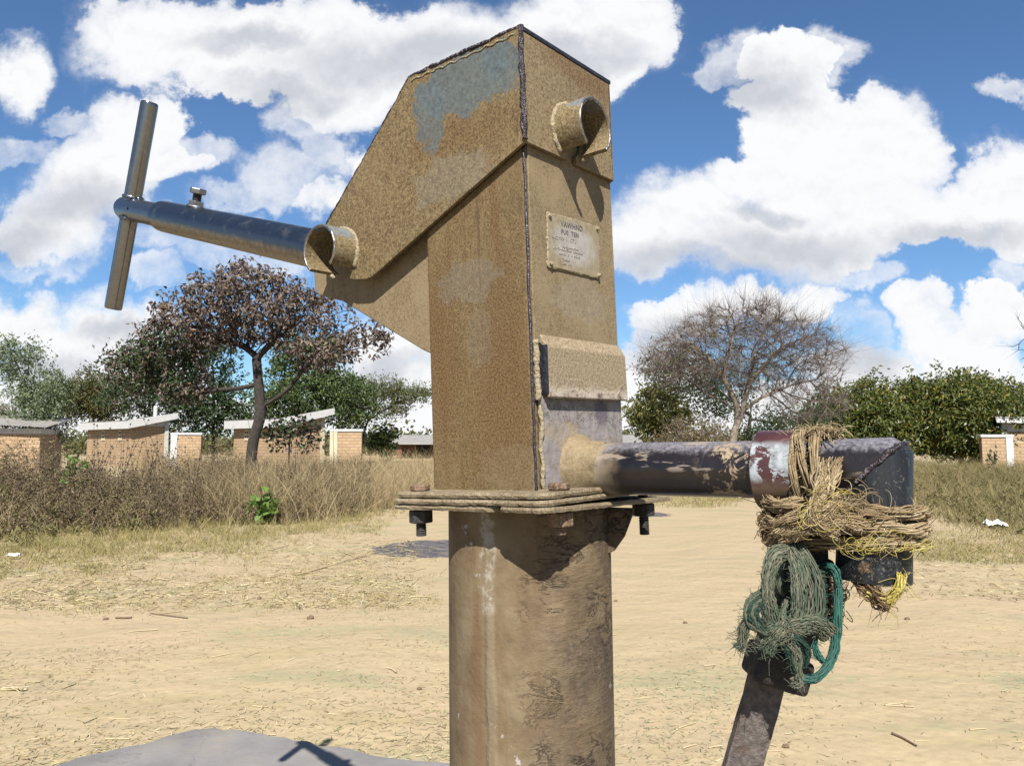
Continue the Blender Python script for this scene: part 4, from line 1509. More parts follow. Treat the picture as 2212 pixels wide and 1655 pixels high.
def height(x, y):
    """gentle unevenness of the yard"""
    return (.012 * np.sin(x * 1.7 + .6 * y) * np.cos(y * 1.3 - .4 * x) + .010 * np.sin(x * 3.9 - 1.1 * y + 2) + .020 * np.sin(.5 * x + 1.7) * np.sin(.43 * y)) * np.clip((np.hypot(x, y) - 1.0) / 2, 0, 1)


xs = np.concatenate([-nonuni(0, 600, 110, 3.2)[::-1], nonuni(0, 600, 110, 3.2)[1:]])
ys = np.concatenate([-nonuni(0, 200, 30, 3)[::-1], nonuni(0, 900, 170, 3.2)[1:]])
X, Y = np.meshgrid(xs, ys)
Z = height(X, Y)
V = np.stack([X.ravel(), Y.ravel(), Z.ravel()], 1)
nx = len(xs)
ii, jj = np.meshgrid(np.arange(len(ys) - 1), np.arange(nx - 1), indexing='ij')
b0 = (ii * nx + jj).ravel()
gr_ = np_mesh('ground', V, np.stack([b0, b0 + 1, b0 + nx + 1, b0 + nx], 1), M['sand'], smooth=True)
tag(gr_, kind='structure')

ap = [(-.187, 2.549), (-.401, 2.59), (-.545, 2.67), (-.682, 2.72), (-.86, 2.80), (-1.043, 2.847), (-1.14, 2.80), (-1.227, 2.708), (-1.41, 2.499), (-1.62, 2.0), (-1.55, 1.2), (-1.2, .4), (-.6, -.1),
      (.2, -.2), (.9, .1), (1.25, .8), (1.1, 1.5), (.8, 1.95), (.4, 2.2), (.1, 2.38)]
app = smoothpath(np.array([(x, y, 0) for x, y in ap + ap[:1]]), 260)[:-1]
app[:, :2] += np.stack([np.interp(np.linspace(0, 80, 259), np.arange(81), rng.normal(0, .006, 81)) for _ in (0, 1)], 1)
bm = bmesh.new()
cen = app.mean(0)
rings_ = []
for ins, z in ((0, -.06), (0, .055), (.006, .070), (.018, .078), (.05, .080)):
    r_ = []
    for p in app:
        dd = (p - cen); L_ = np.linalg.norm(dd)
        e = p - dd / L_ * ins
        r_.append(bm.verts.new((e[0], e[1], z)))
    rings_.append(r_)
n = len(app)
for a_, b_ in zip(rings_[:-1], rings_[1:]):
    for i in range(n):
        bm.faces.new((a_[i], a_[(i + 1) % n], b_[(i + 1) % n], b_[i]))
bm.faces.new(rings_[-1])
apo = bm_obj('concrete_apron', bm, M['concrete'], smooth='auto', angle=30)
tag(apo, kind='structure')


# ------------------------------------------------------------------ ribbons: blades, chips, straws
def ribbons(name, base, vec, bend, width, mat, parent=None, seg=3, face=None, taper=True):
    """n flat blades: start base, reach vec, sag bend (all (n,3)), width (n,)"""
    n = len(base)
    q = np.linspace(0, 1, seg + 1)
    C = base[:, None] + vec[:, None] * q[None, :, None] + bend[:, None] * (q ** 2)[None, :, None]
    side = rng.normal(0, 1, (n, 3)) if face is None else face
    T = vec / (np.linalg.norm(vec, axis=1)[:, None] + 1e-9)
    side = np.cross(T, side)
    side /= np.linalg.norm(side, axis=1)[:, None] + 1e-9
    wq = (1 - q * .85) if taper else np.ones(seg + 1)
    off_ = side[:, None] * (width[:, None] * .5 * wq[None])[..., None]
    V_ = np.stack([C - off_, C + off_], 2).reshape(-1, 3)
    i = np.arange(n)[:, None] * (2 * (seg + 1)) + np.arange(seg)[None] * 2
    F_ = np.stack([i, i + 1, i + 3, i + 2], -1).reshape(-1, 4)
    return np_mesh(name, V_, F_, mat, parent)


def region_pts(n, x0, x1, y0, y1, keep=None):
    """n points of the ground seen between these pixels, even in the picture"""
    out = []
    while len(out) < n:
        m = 4 * n
        px, py = rng.uniform(x0, x1, m), rng.uniform(y0, y1, m)
        ok = np.ones(m, bool) if keep is None else keep(px, py)
        px, py = px[ok], py[ok]
        c, s = math.cos(PITCH), math.sin(PITCH)
        a, b = (px - CX) / F, (CY - py) / F
        fy, fz = c - b * s, s + b * c
        tt = -EYE / fz
        out += list(np.stack([a * tt, fy * tt], 1))
    P_ = np.array(out[:n])
    return np.stack([P_[:, 0], P_[:, 1], height(P_[:, 0], P_[:, 1])], 1)


def ang(n, flat_=.12):
    a = rng.uniform(0, 2 * PI, n)
    return np.stack([np.cos(a), np.sin(a), np.abs(rng.normal(0, flat_, n))], 1)


pn = rng.uniform(-3, 3, (6, 2)); pp = rng.uniform(0, 6, 6)


def patchy(P_):
    v = sum(np.sin(P_[:, 0] * pn[i, 0] * 1.3 + P_[:, 1] * pn[i, 1] + pp[i]) for i in range(6))
    return v / 6


def not_apron(P_):
    d = np.hypot(P_[:, 0] + .15, P_[:, 1] - 1.2)
    out = np.ones(len(P_), bool)
    for i in range(len(P_)):
        if P_[i, 1] < 2.95 and P_[i, 0] < .5:
            # inside test against the apron outline
            x, y = P_[i, :2]
            ins = False
            for (xa, ya), (xb, yb) in zip(ap, ap[1:] + ap[:1]):
                if (ya > y) != (yb > y) and x < (xb - xa) * (y - ya) / (yb - ya) + xa: ins = not ins
            out[i] = not ins
    return out


def litter(name, n, x0, x1, y0, y1, l, w, mat, thr=-9, lift=.004, flat_=.10):
    P_ = region_pts(int(n * 1.0), x0, x1, y0, y1)
    P_ = P_[not_apron(P_)]
    P_ = P_[patchy(P_) + rng.normal(0, .22, len(P_)) > thr]
    m = len(P_)
    P_[:, 2] += lift * rng.uniform(.3, 1.3, m)
    d = ang(m, flat_) * (l * rng.uniform(.4, 1.6, m))[:, None]
    return tag(ribbons(name, P_, d, rng.normal(0, .12, (m, 3)) * l, w * rng.uniform(.6, 1.5, m), mat, seg=2, face=np.tile([[0, 0, 1.]], (m, 1)) + rng.normal(0, .35, (m, 3))), kind='stuff')


litter('straw_litter', 4500, -60, 2270, 1180, 1680, .026, .0038, M['chaff'], -.22)
litter('straw_litter', 4500, -60, 1000, 1400, 1680, .030, .0042, M['chaff'], -.05)
litter('straw_litter', 6000, -60, 900, 1150, 1320, .075, .008, M['chaff'], -.3)
litter('straw_litter', 2200, 1900, 2270, 1090, 1300, .07, .008, M['chaff'], -.2)
litter('green_chaff', 8000, -60, 2270, 1330, 1680, .018, .0036, mat_fiber('green_grey_chaff', [(.19, .195, .10), (.25, .25, .14), (.31, .30, .19)]), .0, .003, .05)

# straws and sticks one can pick out
SL_ = 'pale dry straw stalk lying loose on the trodden sand'
straws = [((640, 1244), (802, 1198), .010, 'long thick pale stalk at the edge of the short grass, left of the pump'),
          ((250, 1337), (284, 1339), .016, 'short thick brown stub of wood on the sand'), ((325, 1329), (405, 1343), .008, 'thin forked brown twig on the sand beside a short stub'),
          ((278, 1370), (342, 1367), .007, None), ((382, 1371), (415, 1368), .006, None), ((455, 1423), (505, 1415), .007, None), ((528, 1424), (560, 1414), .005, None),
          ((1927, 1595), (1980, 1622), .009, 'broad weathered stalk lying aslant on the sand at the lower right'), ((1912, 1532), (1974, 1535), .008, 'whitish straw with a split end lying level on the sand at the right'),
          ((1635, 1617), (1678, 1628), .006, None), ((1646, 1638), (1690, 1636), .005, None), ((1465, 1588), (1503, 1577), .006, None),
          ((835, 1460), (856, 1470), .010, None), ((228, 1606), (280, 1609), .008, None), ((236, 1556), (282, 1560), .006, None),
          ((60, 1603), (140, 1594), .005, None), ((2, 1498), (58, 1497), .012, 'yellowish bundle of grass stalks at the left border of the photo'), ((133, 1492), (170, 1478), .006, None), ((180, 1567), (208, 1555), .009, None),
          ((732, 1189), (790, 1212), .012, 'long pale stalk pointing at the wet mud'), ((70, 1281), (112, 1292), .012, None), ((120, 1296), (150, 1299), .010, None), ((178, 1273), (205, 1262), .008, None),
          ((200, 1214), (232, 1213), .014, None), ((160, 1234), (182, 1237), .014, None), ((262, 1226), (285, 1214), .010, None), ((335, 1200), (375, 1198), .008, None),
          ((860, 1178), (880, 1182), .014, None), ((1630, 1454), (1655, 1462), .005, None), ((1300, 1380), (1330, 1374), .006, None), ((680, 1392), (710, 1385), .005, None),
          ((792, 1393), (830, 1397), .005, None), ((440, 1282), (470, 1284), .008, None), ((462, 1225), (490, 1228), .009, None), ((600, 1235), (617, 1236), .012, None),
          ((2030, 1430), (2080, 1440), .004, None), ((2100, 1205), (2135, 1215), .012, None), ((2110, 1175), (2150, 1178), .012, None), ((2095, 1586), (2130, 1584), .006, None),
          ((1440, 1500), (1480, 1497), .004, None), ((1345, 1522), (1420, 1518), .004, None), ((1180, 1445), (1200, 1455), .005, None)]
for _ in range(46):
    x_, y_ = rng.uniform(5, 900), rng.uniform(1188, 1300)
    a_, l_ = rng.normal(0, .35), rng.uniform(14, 46)
    straws.append(((x_, y_), (x_ + l_ * math.cos(a_), y_ + l_ * .45 * math.sin(a_)), rng.uniform(.007, .013), None))
for _ in range(26):
    x_, y_ = rng.choice([rng.uniform(5, 960), rng.uniform(1350, 2200)]), rng.uniform(1300, 1640)
    a_, l_ = rng.normal(0, .5), rng.uniform(12, 34)
    straws.append(((x_, y_), (x_ + l_ * math.cos(a_), y_ + l_ * .5 * math.sin(a_)), rng.uniform(.004, .007), None))
for i, (p, q, w_, lab) in enumerate(straws):
    a, b = on_ground(*p), on_ground(*q)
    a[2], b[2] = height(a[0], a[1]) + w_ * .5, height(b[0], b[1]) + w_ * .6
    w_ = min(w_, np.linalg.norm(b - a) * .12)
    stick = i in (1, 2, 7)
    S_ = Strands(6)
    org = (a + b) / 2
    Q = smoothpath([a, a * .6 + b * .4 + rng.normal(0, w_ * .3, 3) * [1, 1, .2], b], 9)
    S_.add(Q, w_ * .5 * np.linspace(1, .75, 9))
    if i == 2:
        S_.add(smoothpath([a * .8 + b * .2, a * .5 + b * .5 + np.array([0, .03, .01]), a * .25 + b * .75 + np.array([0, .05, .02])], 6), w_ * .3)
    if i in (0, 16, 8):
        for _ in range(5):
            S_.add(smoothpath([a + rng.normal(0, .004, 3) + [0, 0, .004], (a + b) / 2 + rng.normal(0, .008, 3) + [0, 0, .006], b * .9 + a * .1 + rng.normal(0, .014, 3) + [0, 0, .012]], 6), w_ * .16)
    o = S_.build('twig' if stick else 'straw', M['stick'] if stick else M['straw'], None, org)
    o.location = org
    tag(o, lab or SL_, 'twig' if stick else 'straw', None if lab else 'straws scattered on the sand')

clod = None
for px_, py_, r_ in ((670, 1342, .022), (228, 1338, .016), (1698, 1628, .012), (1330, 1297, .014), (560, 1300, .014), (1960, 1340, .015), (905, 1500, .010), (1480, 1350, .013)):
    p_ = on_ground(px_, py_)
    p_[2] = height(p_[0], p_[1]) + r_ * .35
    if clod is None:
        bm = bmesh.new()
        bmesh.ops.create_icosphere(bm, subdivisions=3, radius=1)
        for v in bm.verts:
            c_ = v.co
            v.co = c_ * (1 + .16 * math.sin(c_.x * 4 + 1) * math.sin(c_.y * 5) + .12 * math.sin(c_.z * 7 + c_.x * 3))
            v.co.z *= .62
        clod = bm_obj('clod', bm, flat('brown_clod', (.20, .13, .08), .95, 0, .3, 3, .8), smooth=True)
        c_ = clod
    else:
        c_ = clod.copy(); COL.objects.link(c_)
    c_.scale = (r_, r_ * rng.uniform(.7, 1.1), r_)
    c_.rotation_euler = (0, 0, rng.uniform(0, 6))
    c_.location = p_
    tag(c_, 'small brown clod of earth lying on the trodden sand', 'clod', 'clods scattered on the sand')

# ------------------------------------------------------------------ grass and brush (uncountable)
def tufts(name, P_, per, hgt, spread, width, mat, lean=.35, bend=.25, seg=3):
    B_ = np.repeat(P_, per, 0)
    n = len(B_)
    B_[:, :2] += rng.normal(0, spread, (n, 2))
    h = hgt * rng.uniform(.35, 1.15, n) * np.repeat(rng.uniform(.6, 1.2, len(P_)), per)
    a = rng.uniform(0, 2 * PI, n)
    ln = np.abs(rng.normal(0, lean, n))
    vec = np.stack([np.cos(a) * ln, np.sin(a) * ln, np.ones(n)], 1) * h[:, None]
    bd = np.stack([np.cos(a), np.sin(a), -np.ones(n) * .5], 1) * (h * bend * rng.uniform(.2, 1.4, n))[:, None]
    return tag(ribbons(name, B_, vec, bd, width * rng.uniform(.6, 1.4, n), mat, seg=seg), kind='stuff')


def below_line(pts):
    xx, yy = zip(*pts)
    return lambda px, py: py < np.interp(px, xx, yy)


edge = [(-200, 1262), (0, 1250), (150, 1236), (300, 1215), (420, 1205), (560, 1185), (700, 1172), (800, 1150), (860, 1120), (960, 1100)]
bl = below_line(edge)
Pg = region_pts(1500, -150, 940, 1095, 1260, lambda px, py: bl(px, py + 12 * np.sin(px * .021) + rng.normal(0, 9, len(px))))
tufts('short_grass', Pg, 12, .085, .05, .0042, M['shortgrass'], .7, .4, 2)
Pg = region_pts(1150, -150, 960, 1085, 1200, below_line([(x, y - 22) for x, y in edge]))
tufts('short_grass', Pg, 12, .17, .06, .0045, M['shortgrass'], .5, .4, 2)
Pg = region_pts(420, -150, 940, 1180, 1330, lambda px, py: ~bl(px, py))
tufts('short_grass', Pg, 8, .05, .05, .0035, M['shortgrass'], .9, .4, 2)
Pg = region_pts(260, 1330, 1600, 1062, 1096)
tufts('short_grass', Pg, 14, .16, .10, .006, M['shortgrass'], .5, .4, 2)


def weeds(name, n, x0, x1, keep, d0, d1, h0, h1, stem, leaf, leafname, twigs=8, lv=5, lsize=.022, hfun=None):
    """dead weeds: stem, side twigs, small leaves - standing between d0 and d1 metres away"""
    Yv = d0 + (d1 - d0) * rng.uniform(0, 1, n) ** 1.3
    px = rng.uniform(x0, x1, n)
    Xv = (px - CX) / F * Yv
    ok = keep(px, Yv)
    Xv, Yv = Xv[ok], Yv[ok]
    n = len(Xv)
    B_ = np.stack([Xv, Yv, height(Xv, Yv) - .02], 1)
    h = rng.uniform(h0, h1, n) * np.clip(rng.normal(1, .13, n), .6, 1.4)
    if hfun is not None: h = h * hfun(Xv, Yv, px[ok])
    a = rng.uniform(0, 2 * PI, n)
    ln = np.abs(rng.normal(0, .22, n))
    vec = np.stack([np.cos(a) * ln, np.sin(a) * ln, np.ones(n)], 1) * h[:, None]
    bend = np.stack([np.cos(a), np.sin(a), np.zeros(n)], 1) * (h * .15)[:, None]
    tt = rng.uniform(.12, .98, (n, twigs))
    tb = (B_[:, None] + vec[:, None] * tt[..., None] + bend[:, None] * (tt ** 2)[..., None]).reshape(-1, 3)
    m = len(tb)
    a2 = rng.uniform(0, 2 * PI, m)
    el = rng.uniform(.15, 1.1, m)
    tl = np.repeat(h, twigs) * rng.uniform(.12, .42, m)
    tv = np.stack([np.cos(a2) * np.cos(el), np.sin(a2) * np.cos(el), np.sin(el)], 1) * tl[:, None]
    tbend = np.stack([np.zeros(m), np.zeros(m), -.12 * tl * rng.uniform(-1, 1.5, m)], 1)
    base = np.concatenate([B_, tb]); vv = np.concatenate([vec, tv]); bb = np.concatenate([bend, tbend])
    ww = np.concatenate([np.full(n, .0095), np.full(m, .0055)]) * rng.uniform(.7, 1.4, n + m)
    o = tag(ribbons(name, base, vv, bb, ww, stem, seg=3), kind='stuff')
    ql = rng.uniform(.1, 1, (m, lv))
    lp_ = (tb[:, None] + tv[:, None] * ql[..., None] + tbend[:, None] * (ql ** 2)[..., None]).reshape(-1, 3)
    leaves_mesh(leafname, lp_ + rng.normal(0, .012, lp_.shape), lsize, leaf, None, kind='stuff')
    return o


def leaves_mesh(name, P_, size, mat, parent=None, kind=None, aspect=.5, droop=0.0, origin=None, fold=.18):
    n = len(P_)
    d = rng.normal(0, 1, (n, 3))
    d[:, 2] -= droop
    d /= np.linalg.norm(d, axis=1)[:, None]
    u_ = np.cross(d, rng.normal(0, 1, (n, 3)))
    u_ /= np.linalg.norm(u_, axis=1)[:, None] + 1e-9
    nn = np.cross(d, u_)
    l = size * rng.uniform(.6, 1.4, n)
    w = l * aspect
    b = P_
    r_ = b + d * (l * .5)[:, None] + u_ * (w * .5)[:, None] + nn * (l * fold)[:, None]
    t_ = b + d * l[:, None]
    l_ = b + d * (l * .45)[:, None] - u_ * (w * .5)[:, None] + nn * (l * fold)[:, None]
    V_ = np.stack([b, r_, t_, l_], 1).reshape(-1, 3)
    if origin is not None: V_ = V_ - np.asarray(origin)
    F_ = np.arange(4 * n).reshape(-1, 4)
    o = np_mesh(name, V_, F_, mat, parent)
    if kind: tag(o, kind=kind)
    return o


front_edge = [(-200, 8.6), (0, 8.9), (300, 9.8), (600, 10.8), (760, 12.0), (850, 13.5), (960, 15.5), (1000, 16)]
fe_x, fe_y = zip(*front_edge)
hL = lambda x, y, px: .92 * (.80 + .30 * np.sin(x * 1.9 + 1.3 * y) * np.sin(.8 * x - .6 * y + 1) + .16 * np.sin(x * 5.1 + y)) * np.clip(.55 + (y - np.interp(px, fe_x, fe_y)) * .45, .5, 1.05)
keepL = lambda px, Yv: Yv > np.interp(px, fe_x, fe_y) + rng.normal(0, .25, len(px))
weeds('dead_brush', 2300, -220, 800, keepL, 8.6, 14.5, .45, .98, M['brush'], M['brushleaf'], 'brush_leaves', 9, 9, .030, hL)
weeds('dead_brush', 500, -220, 760, keepL, 9.5, 16.0, .65, 1.05, M['brush'], M['brushleaf'], 'brush_leaves', 8, 5, .028, hL)
weeds('olive_weeds', 700, -220, 360, keepL, 8.5, 12, .30, .80, M['brush'], M['weedgreen'], 'weed_leaves', 8, 9, .034, hL)
weeds('olive_weeds', 260, 250, 900, keepL, 9.6, 15, .25, .6, M['brush'], M['weedgreen'], 'weed_leaves', 8, 5, .024)


def blades_zone(name, n, x0, x1, d0, d1, hgt, width, mat, keep=None, lean=.35, per=9, spread=.09, pw=1.6, hfun=None):
    Yv = d0 + (d1 - d0) * rng.uniform(0, 1, n) ** pw
    px = rng.uniform(x0, x1, n)
    if keep is not None:
        ok = keep(px, Yv)
        px, Yv = px[ok], Yv[ok]
    Xv = (px - CX) / F * Yv
    hg = hgt if hfun is None else hgt * np.repeat(hfun(Xv, Yv, px), per)
    return tufts(name, np.stack([Xv, Yv, height(Xv, Yv) - .01], 1), per, hg, spread, width, mat, lean, .35)


blades_zone('dry_grass', 3200, 420, 1010, 10.8, 24, .78, .007, M['drygrass'], keepL, .32, 12, .12)
blades_zone('dry_grass', 700, -220, 640, 8.8, 16, .62, .006, M['drygrass'], keepL, .4, 8, .10)
blades_zone('dry_grass', 700, 300, 1010, 20, 40, .9, .012, M['drygrass'], None, .3, 12, .2)
re_x, re_y = zip(*[(1930, 15.0), (1980, 12.5), (2040, 10.6), (2100, 9.9), (2220, 9.2), (2500, 8.2), (3000, 8.0)])
keepR = lambda px, Yv: Yv > np.interp(px, re_x, re_y) + rng.normal(0, .2, len(px))
hR = lambda x, y, px: np.clip(.22 + (y - np.interp(px, re_x, re_y)) * .075, .2, 1.0) * (.9 + .25 * np.sin(x * 2.3 + y))
blades_zone('meadow_grass', 7600, 1930, 2700, 7.2, 36, .60, .009, M['meadow'], keepR, .40, 12, .12, 1.9, hR)
blades_zone('dry_grass', 900, 1930, 2420, 9, 36, .66, .008, M['drygrass'], keepR, .35, 9, .12, 1.6, hR)
weeds('meadow_weeds', 900, 1935, 2600, keepR, 7.4, 24, .25, .60, M['brush'], M['meadow'], 'meadow_leaves', 9, 9, .036, hR)
blades_zone('meadow_grass', 900, 1300, 1960, 30, 46, .45, .014, M['meadow'], None, .4, 12, .3)
Pg = region_pts(500, 1950, 2300, 1150, 1215, lambda px, py: py > np.interp(px, [1950, 2300], [1120, 1170]))
tufts('short_grass', Pg, 9, .09, .06, .0045, M['shortgrass'], .7, .4, 2)

# seed-headed weeds standing against the walls
S_ = Strands(4)
heads = []
for j in range(34):
    x0_, x1_ = rng.uniform(150, 420), 0
    Yd = rng.uniform(9.8, 11.5)
    b = np.array([(x0_ - CX) / F * Yd, Yd, 0.0])
    t_ = at(x0_ + rng.normal(0, 40), rng.uniform(905, 985), Yd)
    Q = smoothpath([b, (b + t_) / 2 + rng.normal(0, .04, 3), t_], 12)
    S_.add(Q, np.linspace(.0045, .0018, 12))
    for f in np.linspace(.6, 1, rng.integers(3, 7)):
        i_ = int(f * 11)
        heads.append(Q[i_])
for (x0_, y0_, x1_, y1_, hd) in ((560, 1000, 535, 905, 0), (600, 1010, 640, 930, 1), (655, 1000, 640, 915, 0), (60, 1010, 150, 930, 0), (140, 1010, 120, 955, 0), (700, 1000, 720, 925, 1)):
    Yd = 11.5
    b, t_ = at(x0_, y0_ + 120, Yd), at(x1_, y1_, Yd)
    b[2] = 0
    Q = smoothpath([b, (b + t_) / 2 + rng.normal(0, .05, 3), t_], 12)
    S_.add(Q, np.linspace(.006, .002, 12))
hm = []
for h_ in heads:
    a_ = rng.uniform(0, PI)
    hm.append(np.array([h_ + [0, 0, -.011], h_ + [0, 0, .011]]))
for q in hm:
    S_.add(np.array([q[0], q[0] * .7 + q[1] * .3, q[0] * .3 + q[1] * .7, q[1]]), [.003, .0125, .0125, .003])
tag(S_.build('seed_head_weeds', flat('dark_seed_heads', (.05, .033, .022), .9), None), kind='stuff')

# ================================================================== buildings
def bobj(name, parent, mat, *boxes, bevel=0.0):
    bm = bmesh.new()
    for b in boxes: box(bm, *b)
    return bm_obj(name, bm, mat, parent, bevel=bevel)


def latrine(corner, Yd, yaw, l, r, h0, h1, label, vents=(), cream_front=False, pillar=True, pipe=None, group='brick latrine blocks'):
    """near corner at the origin, vented wall along -x, gable wall along +y; the roof climbs along +y"""
    p = at(corner, 961, Yd)
    o = empty('latrine', (p[0], p[1], 0), -math.radians(yaw), label, 'latrine', group)
    wall = bmesh.new()
    t_ = .16
    # solid body with a sloping top
    prism(wall, [(0, -.3), (r, -.3), (r, h0 + .05), (0, h0 - .02)], 0, -l, 0)
    w_ = bm_obj('brick_wall', wall, M['brick'], o)
    cut_ = None
    # cream band under the roof on the gable and the front
    bm = bmesh.new()
    prism(bm, [(.0, h0 - .24), (r, h0 - .14), (r, h1 - .04), (.0, h0 - .04)], 0, .0, .015)
    bm_obj('gable_board', bm, M['cream'] if cream_front else M['white'], o)
    if cream_front:
        bobj('cream_band', o, M['cream'], (-l, 0.012, -.015, 0, h0 - .22, h0 - .03))
    # roof: corrugated sheet
    ov = .32
    sl = (h1 - h0) / r
    sr = .035
    nx_ = 120
    xs_ = np.linspace(-l - ov, ov, nx_)
    V_, F_ = [], []
    for yy in (-ov, r + ov):
        for x_ in xs_:
            V_.append((x_, yy, h0 + .085 + sr * yy + .016 * math.sin(x_ * 2 * PI / .09)))
    for i in range(nx_ - 1):
        F_.append((i, i + 1, nx_ + i + 1, nx_ + i))
    np_mesh('roof_sheet', V_, np.array(F_), M['roofgrey'], o, True)
    # fascia boards
    bm = bmesh.new()
    prism(bm, [(-ov - .01, h0 + .05), (-ov + .03, h0 + .05), (-ov + .03, h0 - .31), (-ov - .01, h0 - .31)], 0, -l - ov, ov)
    bm_obj('fascia_board', bm, M['white'], o)
    bm = bmesh.new()
    ya, yb = -ov, r + ov
    prism(bm, [(ya, h0 + .09), (yb, h0 + .12 + sl * yb), (yb, h0 - .16 + sl * yb), (ya, h0 - .31)], 0, ov + .002, ov + .035)
    bm_obj('fascia_board', bm, M['white'], o)
    for vx in vents:
        bv = bobj('vent_block', o, M['cream'], (-vx - .21, -vx + .21, -.03, .02, h0 - .86, h0 - .34))
        for dx in (-.085, .085):
            for dz in (-.49, -.69):
                bm = bmesh.new()
                tube(bm, [(-vx + dx, -.036, h0 + dz + .0), (-vx + dx, -.028, h0 + dz)], .056, 12)
                bm_obj('vent_hole', bm, M['dark'], bv)
    if pillar:
        bobj('white_pillar', o, M['cream'] if cream_front else M['white'], (-.03, .05, r - .16, r + .02, -.2, h0 + sl * r - .14))
    if pipe:
        bm = bmesh.new()
        tube(bm, [(pipe[0], pipe[1], h0), (pipe[0], pipe[1], h1 + .45), (pipe[0], pipe[1], h1 + .52)], [.10, .10, .05], 16)
        bm_obj('vent_pipe', bm, M['white'], o, smooth='auto')
    return o


def screen_wall(x0, x1, Yd, h, label, end='left', cap=True, yaw=0.0, cream=False):
    a, b = at(x0, 961, Yd), at(x1, 961, Yd)
    w_ = b[0] - a[0]
    o = empty('screen_wall', (a[0], Yd, 0), math.radians(yaw), label, 'wall', 'brick screen walls of the latrines')
    bobj('brick_wall', o, M['brick'], (.0, w_, 0, .22, -.2, h))
    bobj('coping', o, M['white'], (-.05, w_ + .06, -.05, .27, h + .001, h + .11), bevel=.02)
    pm = M['cream'] if cream else M['white']
    if end == 'left':
        bobj('white_pillar', o, pm, (-.03, .30, -.035, .25, -.2, h - .001), bevel=.01)
    else:
        bobj('white_pillar', o, pm, (w_ - .24, w_ + .03, -.035, .25, -.2, h - .001), bevel=.01)
    return o


latrine(283, 38, 42, 5.4, 1.75, 2.12, 2.44, 'small brick latrine with white roof edge and pipe, nearest the left border trees', (1.25, 3.3), pipe=(-.2, 1.2))
screen_wall(370, 434, 38.5, 1.52, 'short brick screen wall with white end, right of the latrine with the pipe')
latrine(612, 34.5, 42, 4.2, 2.05, 2.10, 2.52, 'brick latrine with cream band, standing behind the brown-leaved tree', (.9, 3.0), True)
screen_wall(714, 781, 34.8, 1.62, 'short brick screen wall with cream end, right of the latrine behind the brown-leaved tree', cream=True)

# far-left block: long wall, roof sloping down to the right
p = at(86, 961, 27)
o = empty('latrine', (p[0], p[1], 0), math.radians(14), 'long low brick block with grey sheet roof, cut by the left border of the photo', 'latrine', 'brick latrine blocks')
bobj('brick_wall', o, M['brick'], (-6, 0, 0, 2.4, -.3, 1.42))
bobj('cream_band', o, M['white'], (-6.05, .02, -.04, 2.42, 1.421, 1.60))
V_, F_ = [], []
n_ = 160
for yy, z0_ in ((-.35, 1.60), (2.8, 2.0)):
    for x_ in np.linspace(-6.4, .25, n_):
        V_.append((x_, yy, z0_ + .045 + (-x_) * .045 + .014 * math.sin(x_ * 70)))
for i in range(n_ - 1): F_.append((i, i + 1, n_ + i + 1, n_ + i))
np_mesh('roof_sheet', V_, np.array(F_), M['roofgrey'], o, True)

# right block, mostly outside the photo
p = at(2166, 961, 33)
o = empty('latrine', (p[0], p[1], 0), math.radians(-8), 'brick latrine with broad white roof edge, cut by the right border of the photo', 'latrine', 'brick latrine blocks')
bobj('brick_wall', o, M['brick'], (0, 4, 0, 2.6, -.3, 1.60))
bobj('white_band', o, M['white'], (-.01, 4.02, -.01, 2.62, 1.601, 1.95))
bobj('white_pillar', o, M['white'], (-.04, .17, -.04, .2, -.2, 1.598))
bm = bmesh.new()
prism(bm, [(-.40, 2.16), (4.6, 2.02), (4.6, 1.82), (-.36, 1.96)], 1, -.42, -.37)
bm_obj('fascia_board', bm, M['white'], o)
bm = bmesh.new()
prism(bm, [(-.42, 2.20), (4.6, 2.06), (4.6, 2.03), (-.42, 2.17)], 1, -.45, 3.0)
bm_obj('roof_sheet', bm, M['roofpale'], o)
screen_wall(2121, 2183, 31.5, 1.34, 'short brick screen wall with white end, beside the latrine at the right border', 'right', yaw=-6)

# long house with a pale roof far behind the pump
p = at(842, 961, 62)
hl = at(1392, 961, 62)[0] - p[0]
o = empty('long_house', (p[0], 62, 0), 0, 'long dark red brick house with a pale sheet roof, far behind the pump', 'house')
bobj('brick_wall', o, M['redbrick'], (.6, hl - .6, 1.4, 6.5, -.4, 1.25))
for j in range(7):
    bobj('veranda_post', o, M['redbrick'], (.5 + j * 2.9, 1.5 + j * 2.9 if j % 2 else .9 + j * 2.9, .2, .5, -.4, 1.2))
bobj('doorway', o, M['dark'], (1.9, 3.0, 1.38, 1.42, -.4, 1.15))
bm = bmesh.new()
prism(bm, [(-.2, 1.16), (3.6, 1.86), (7.2, 1.3), (7.2, 1.22), (3.6, 1.78), (-.2, 1.08)], 0, -.15, hl)
bm_obj('roof_sheet', bm, M['roofgrey'], o)

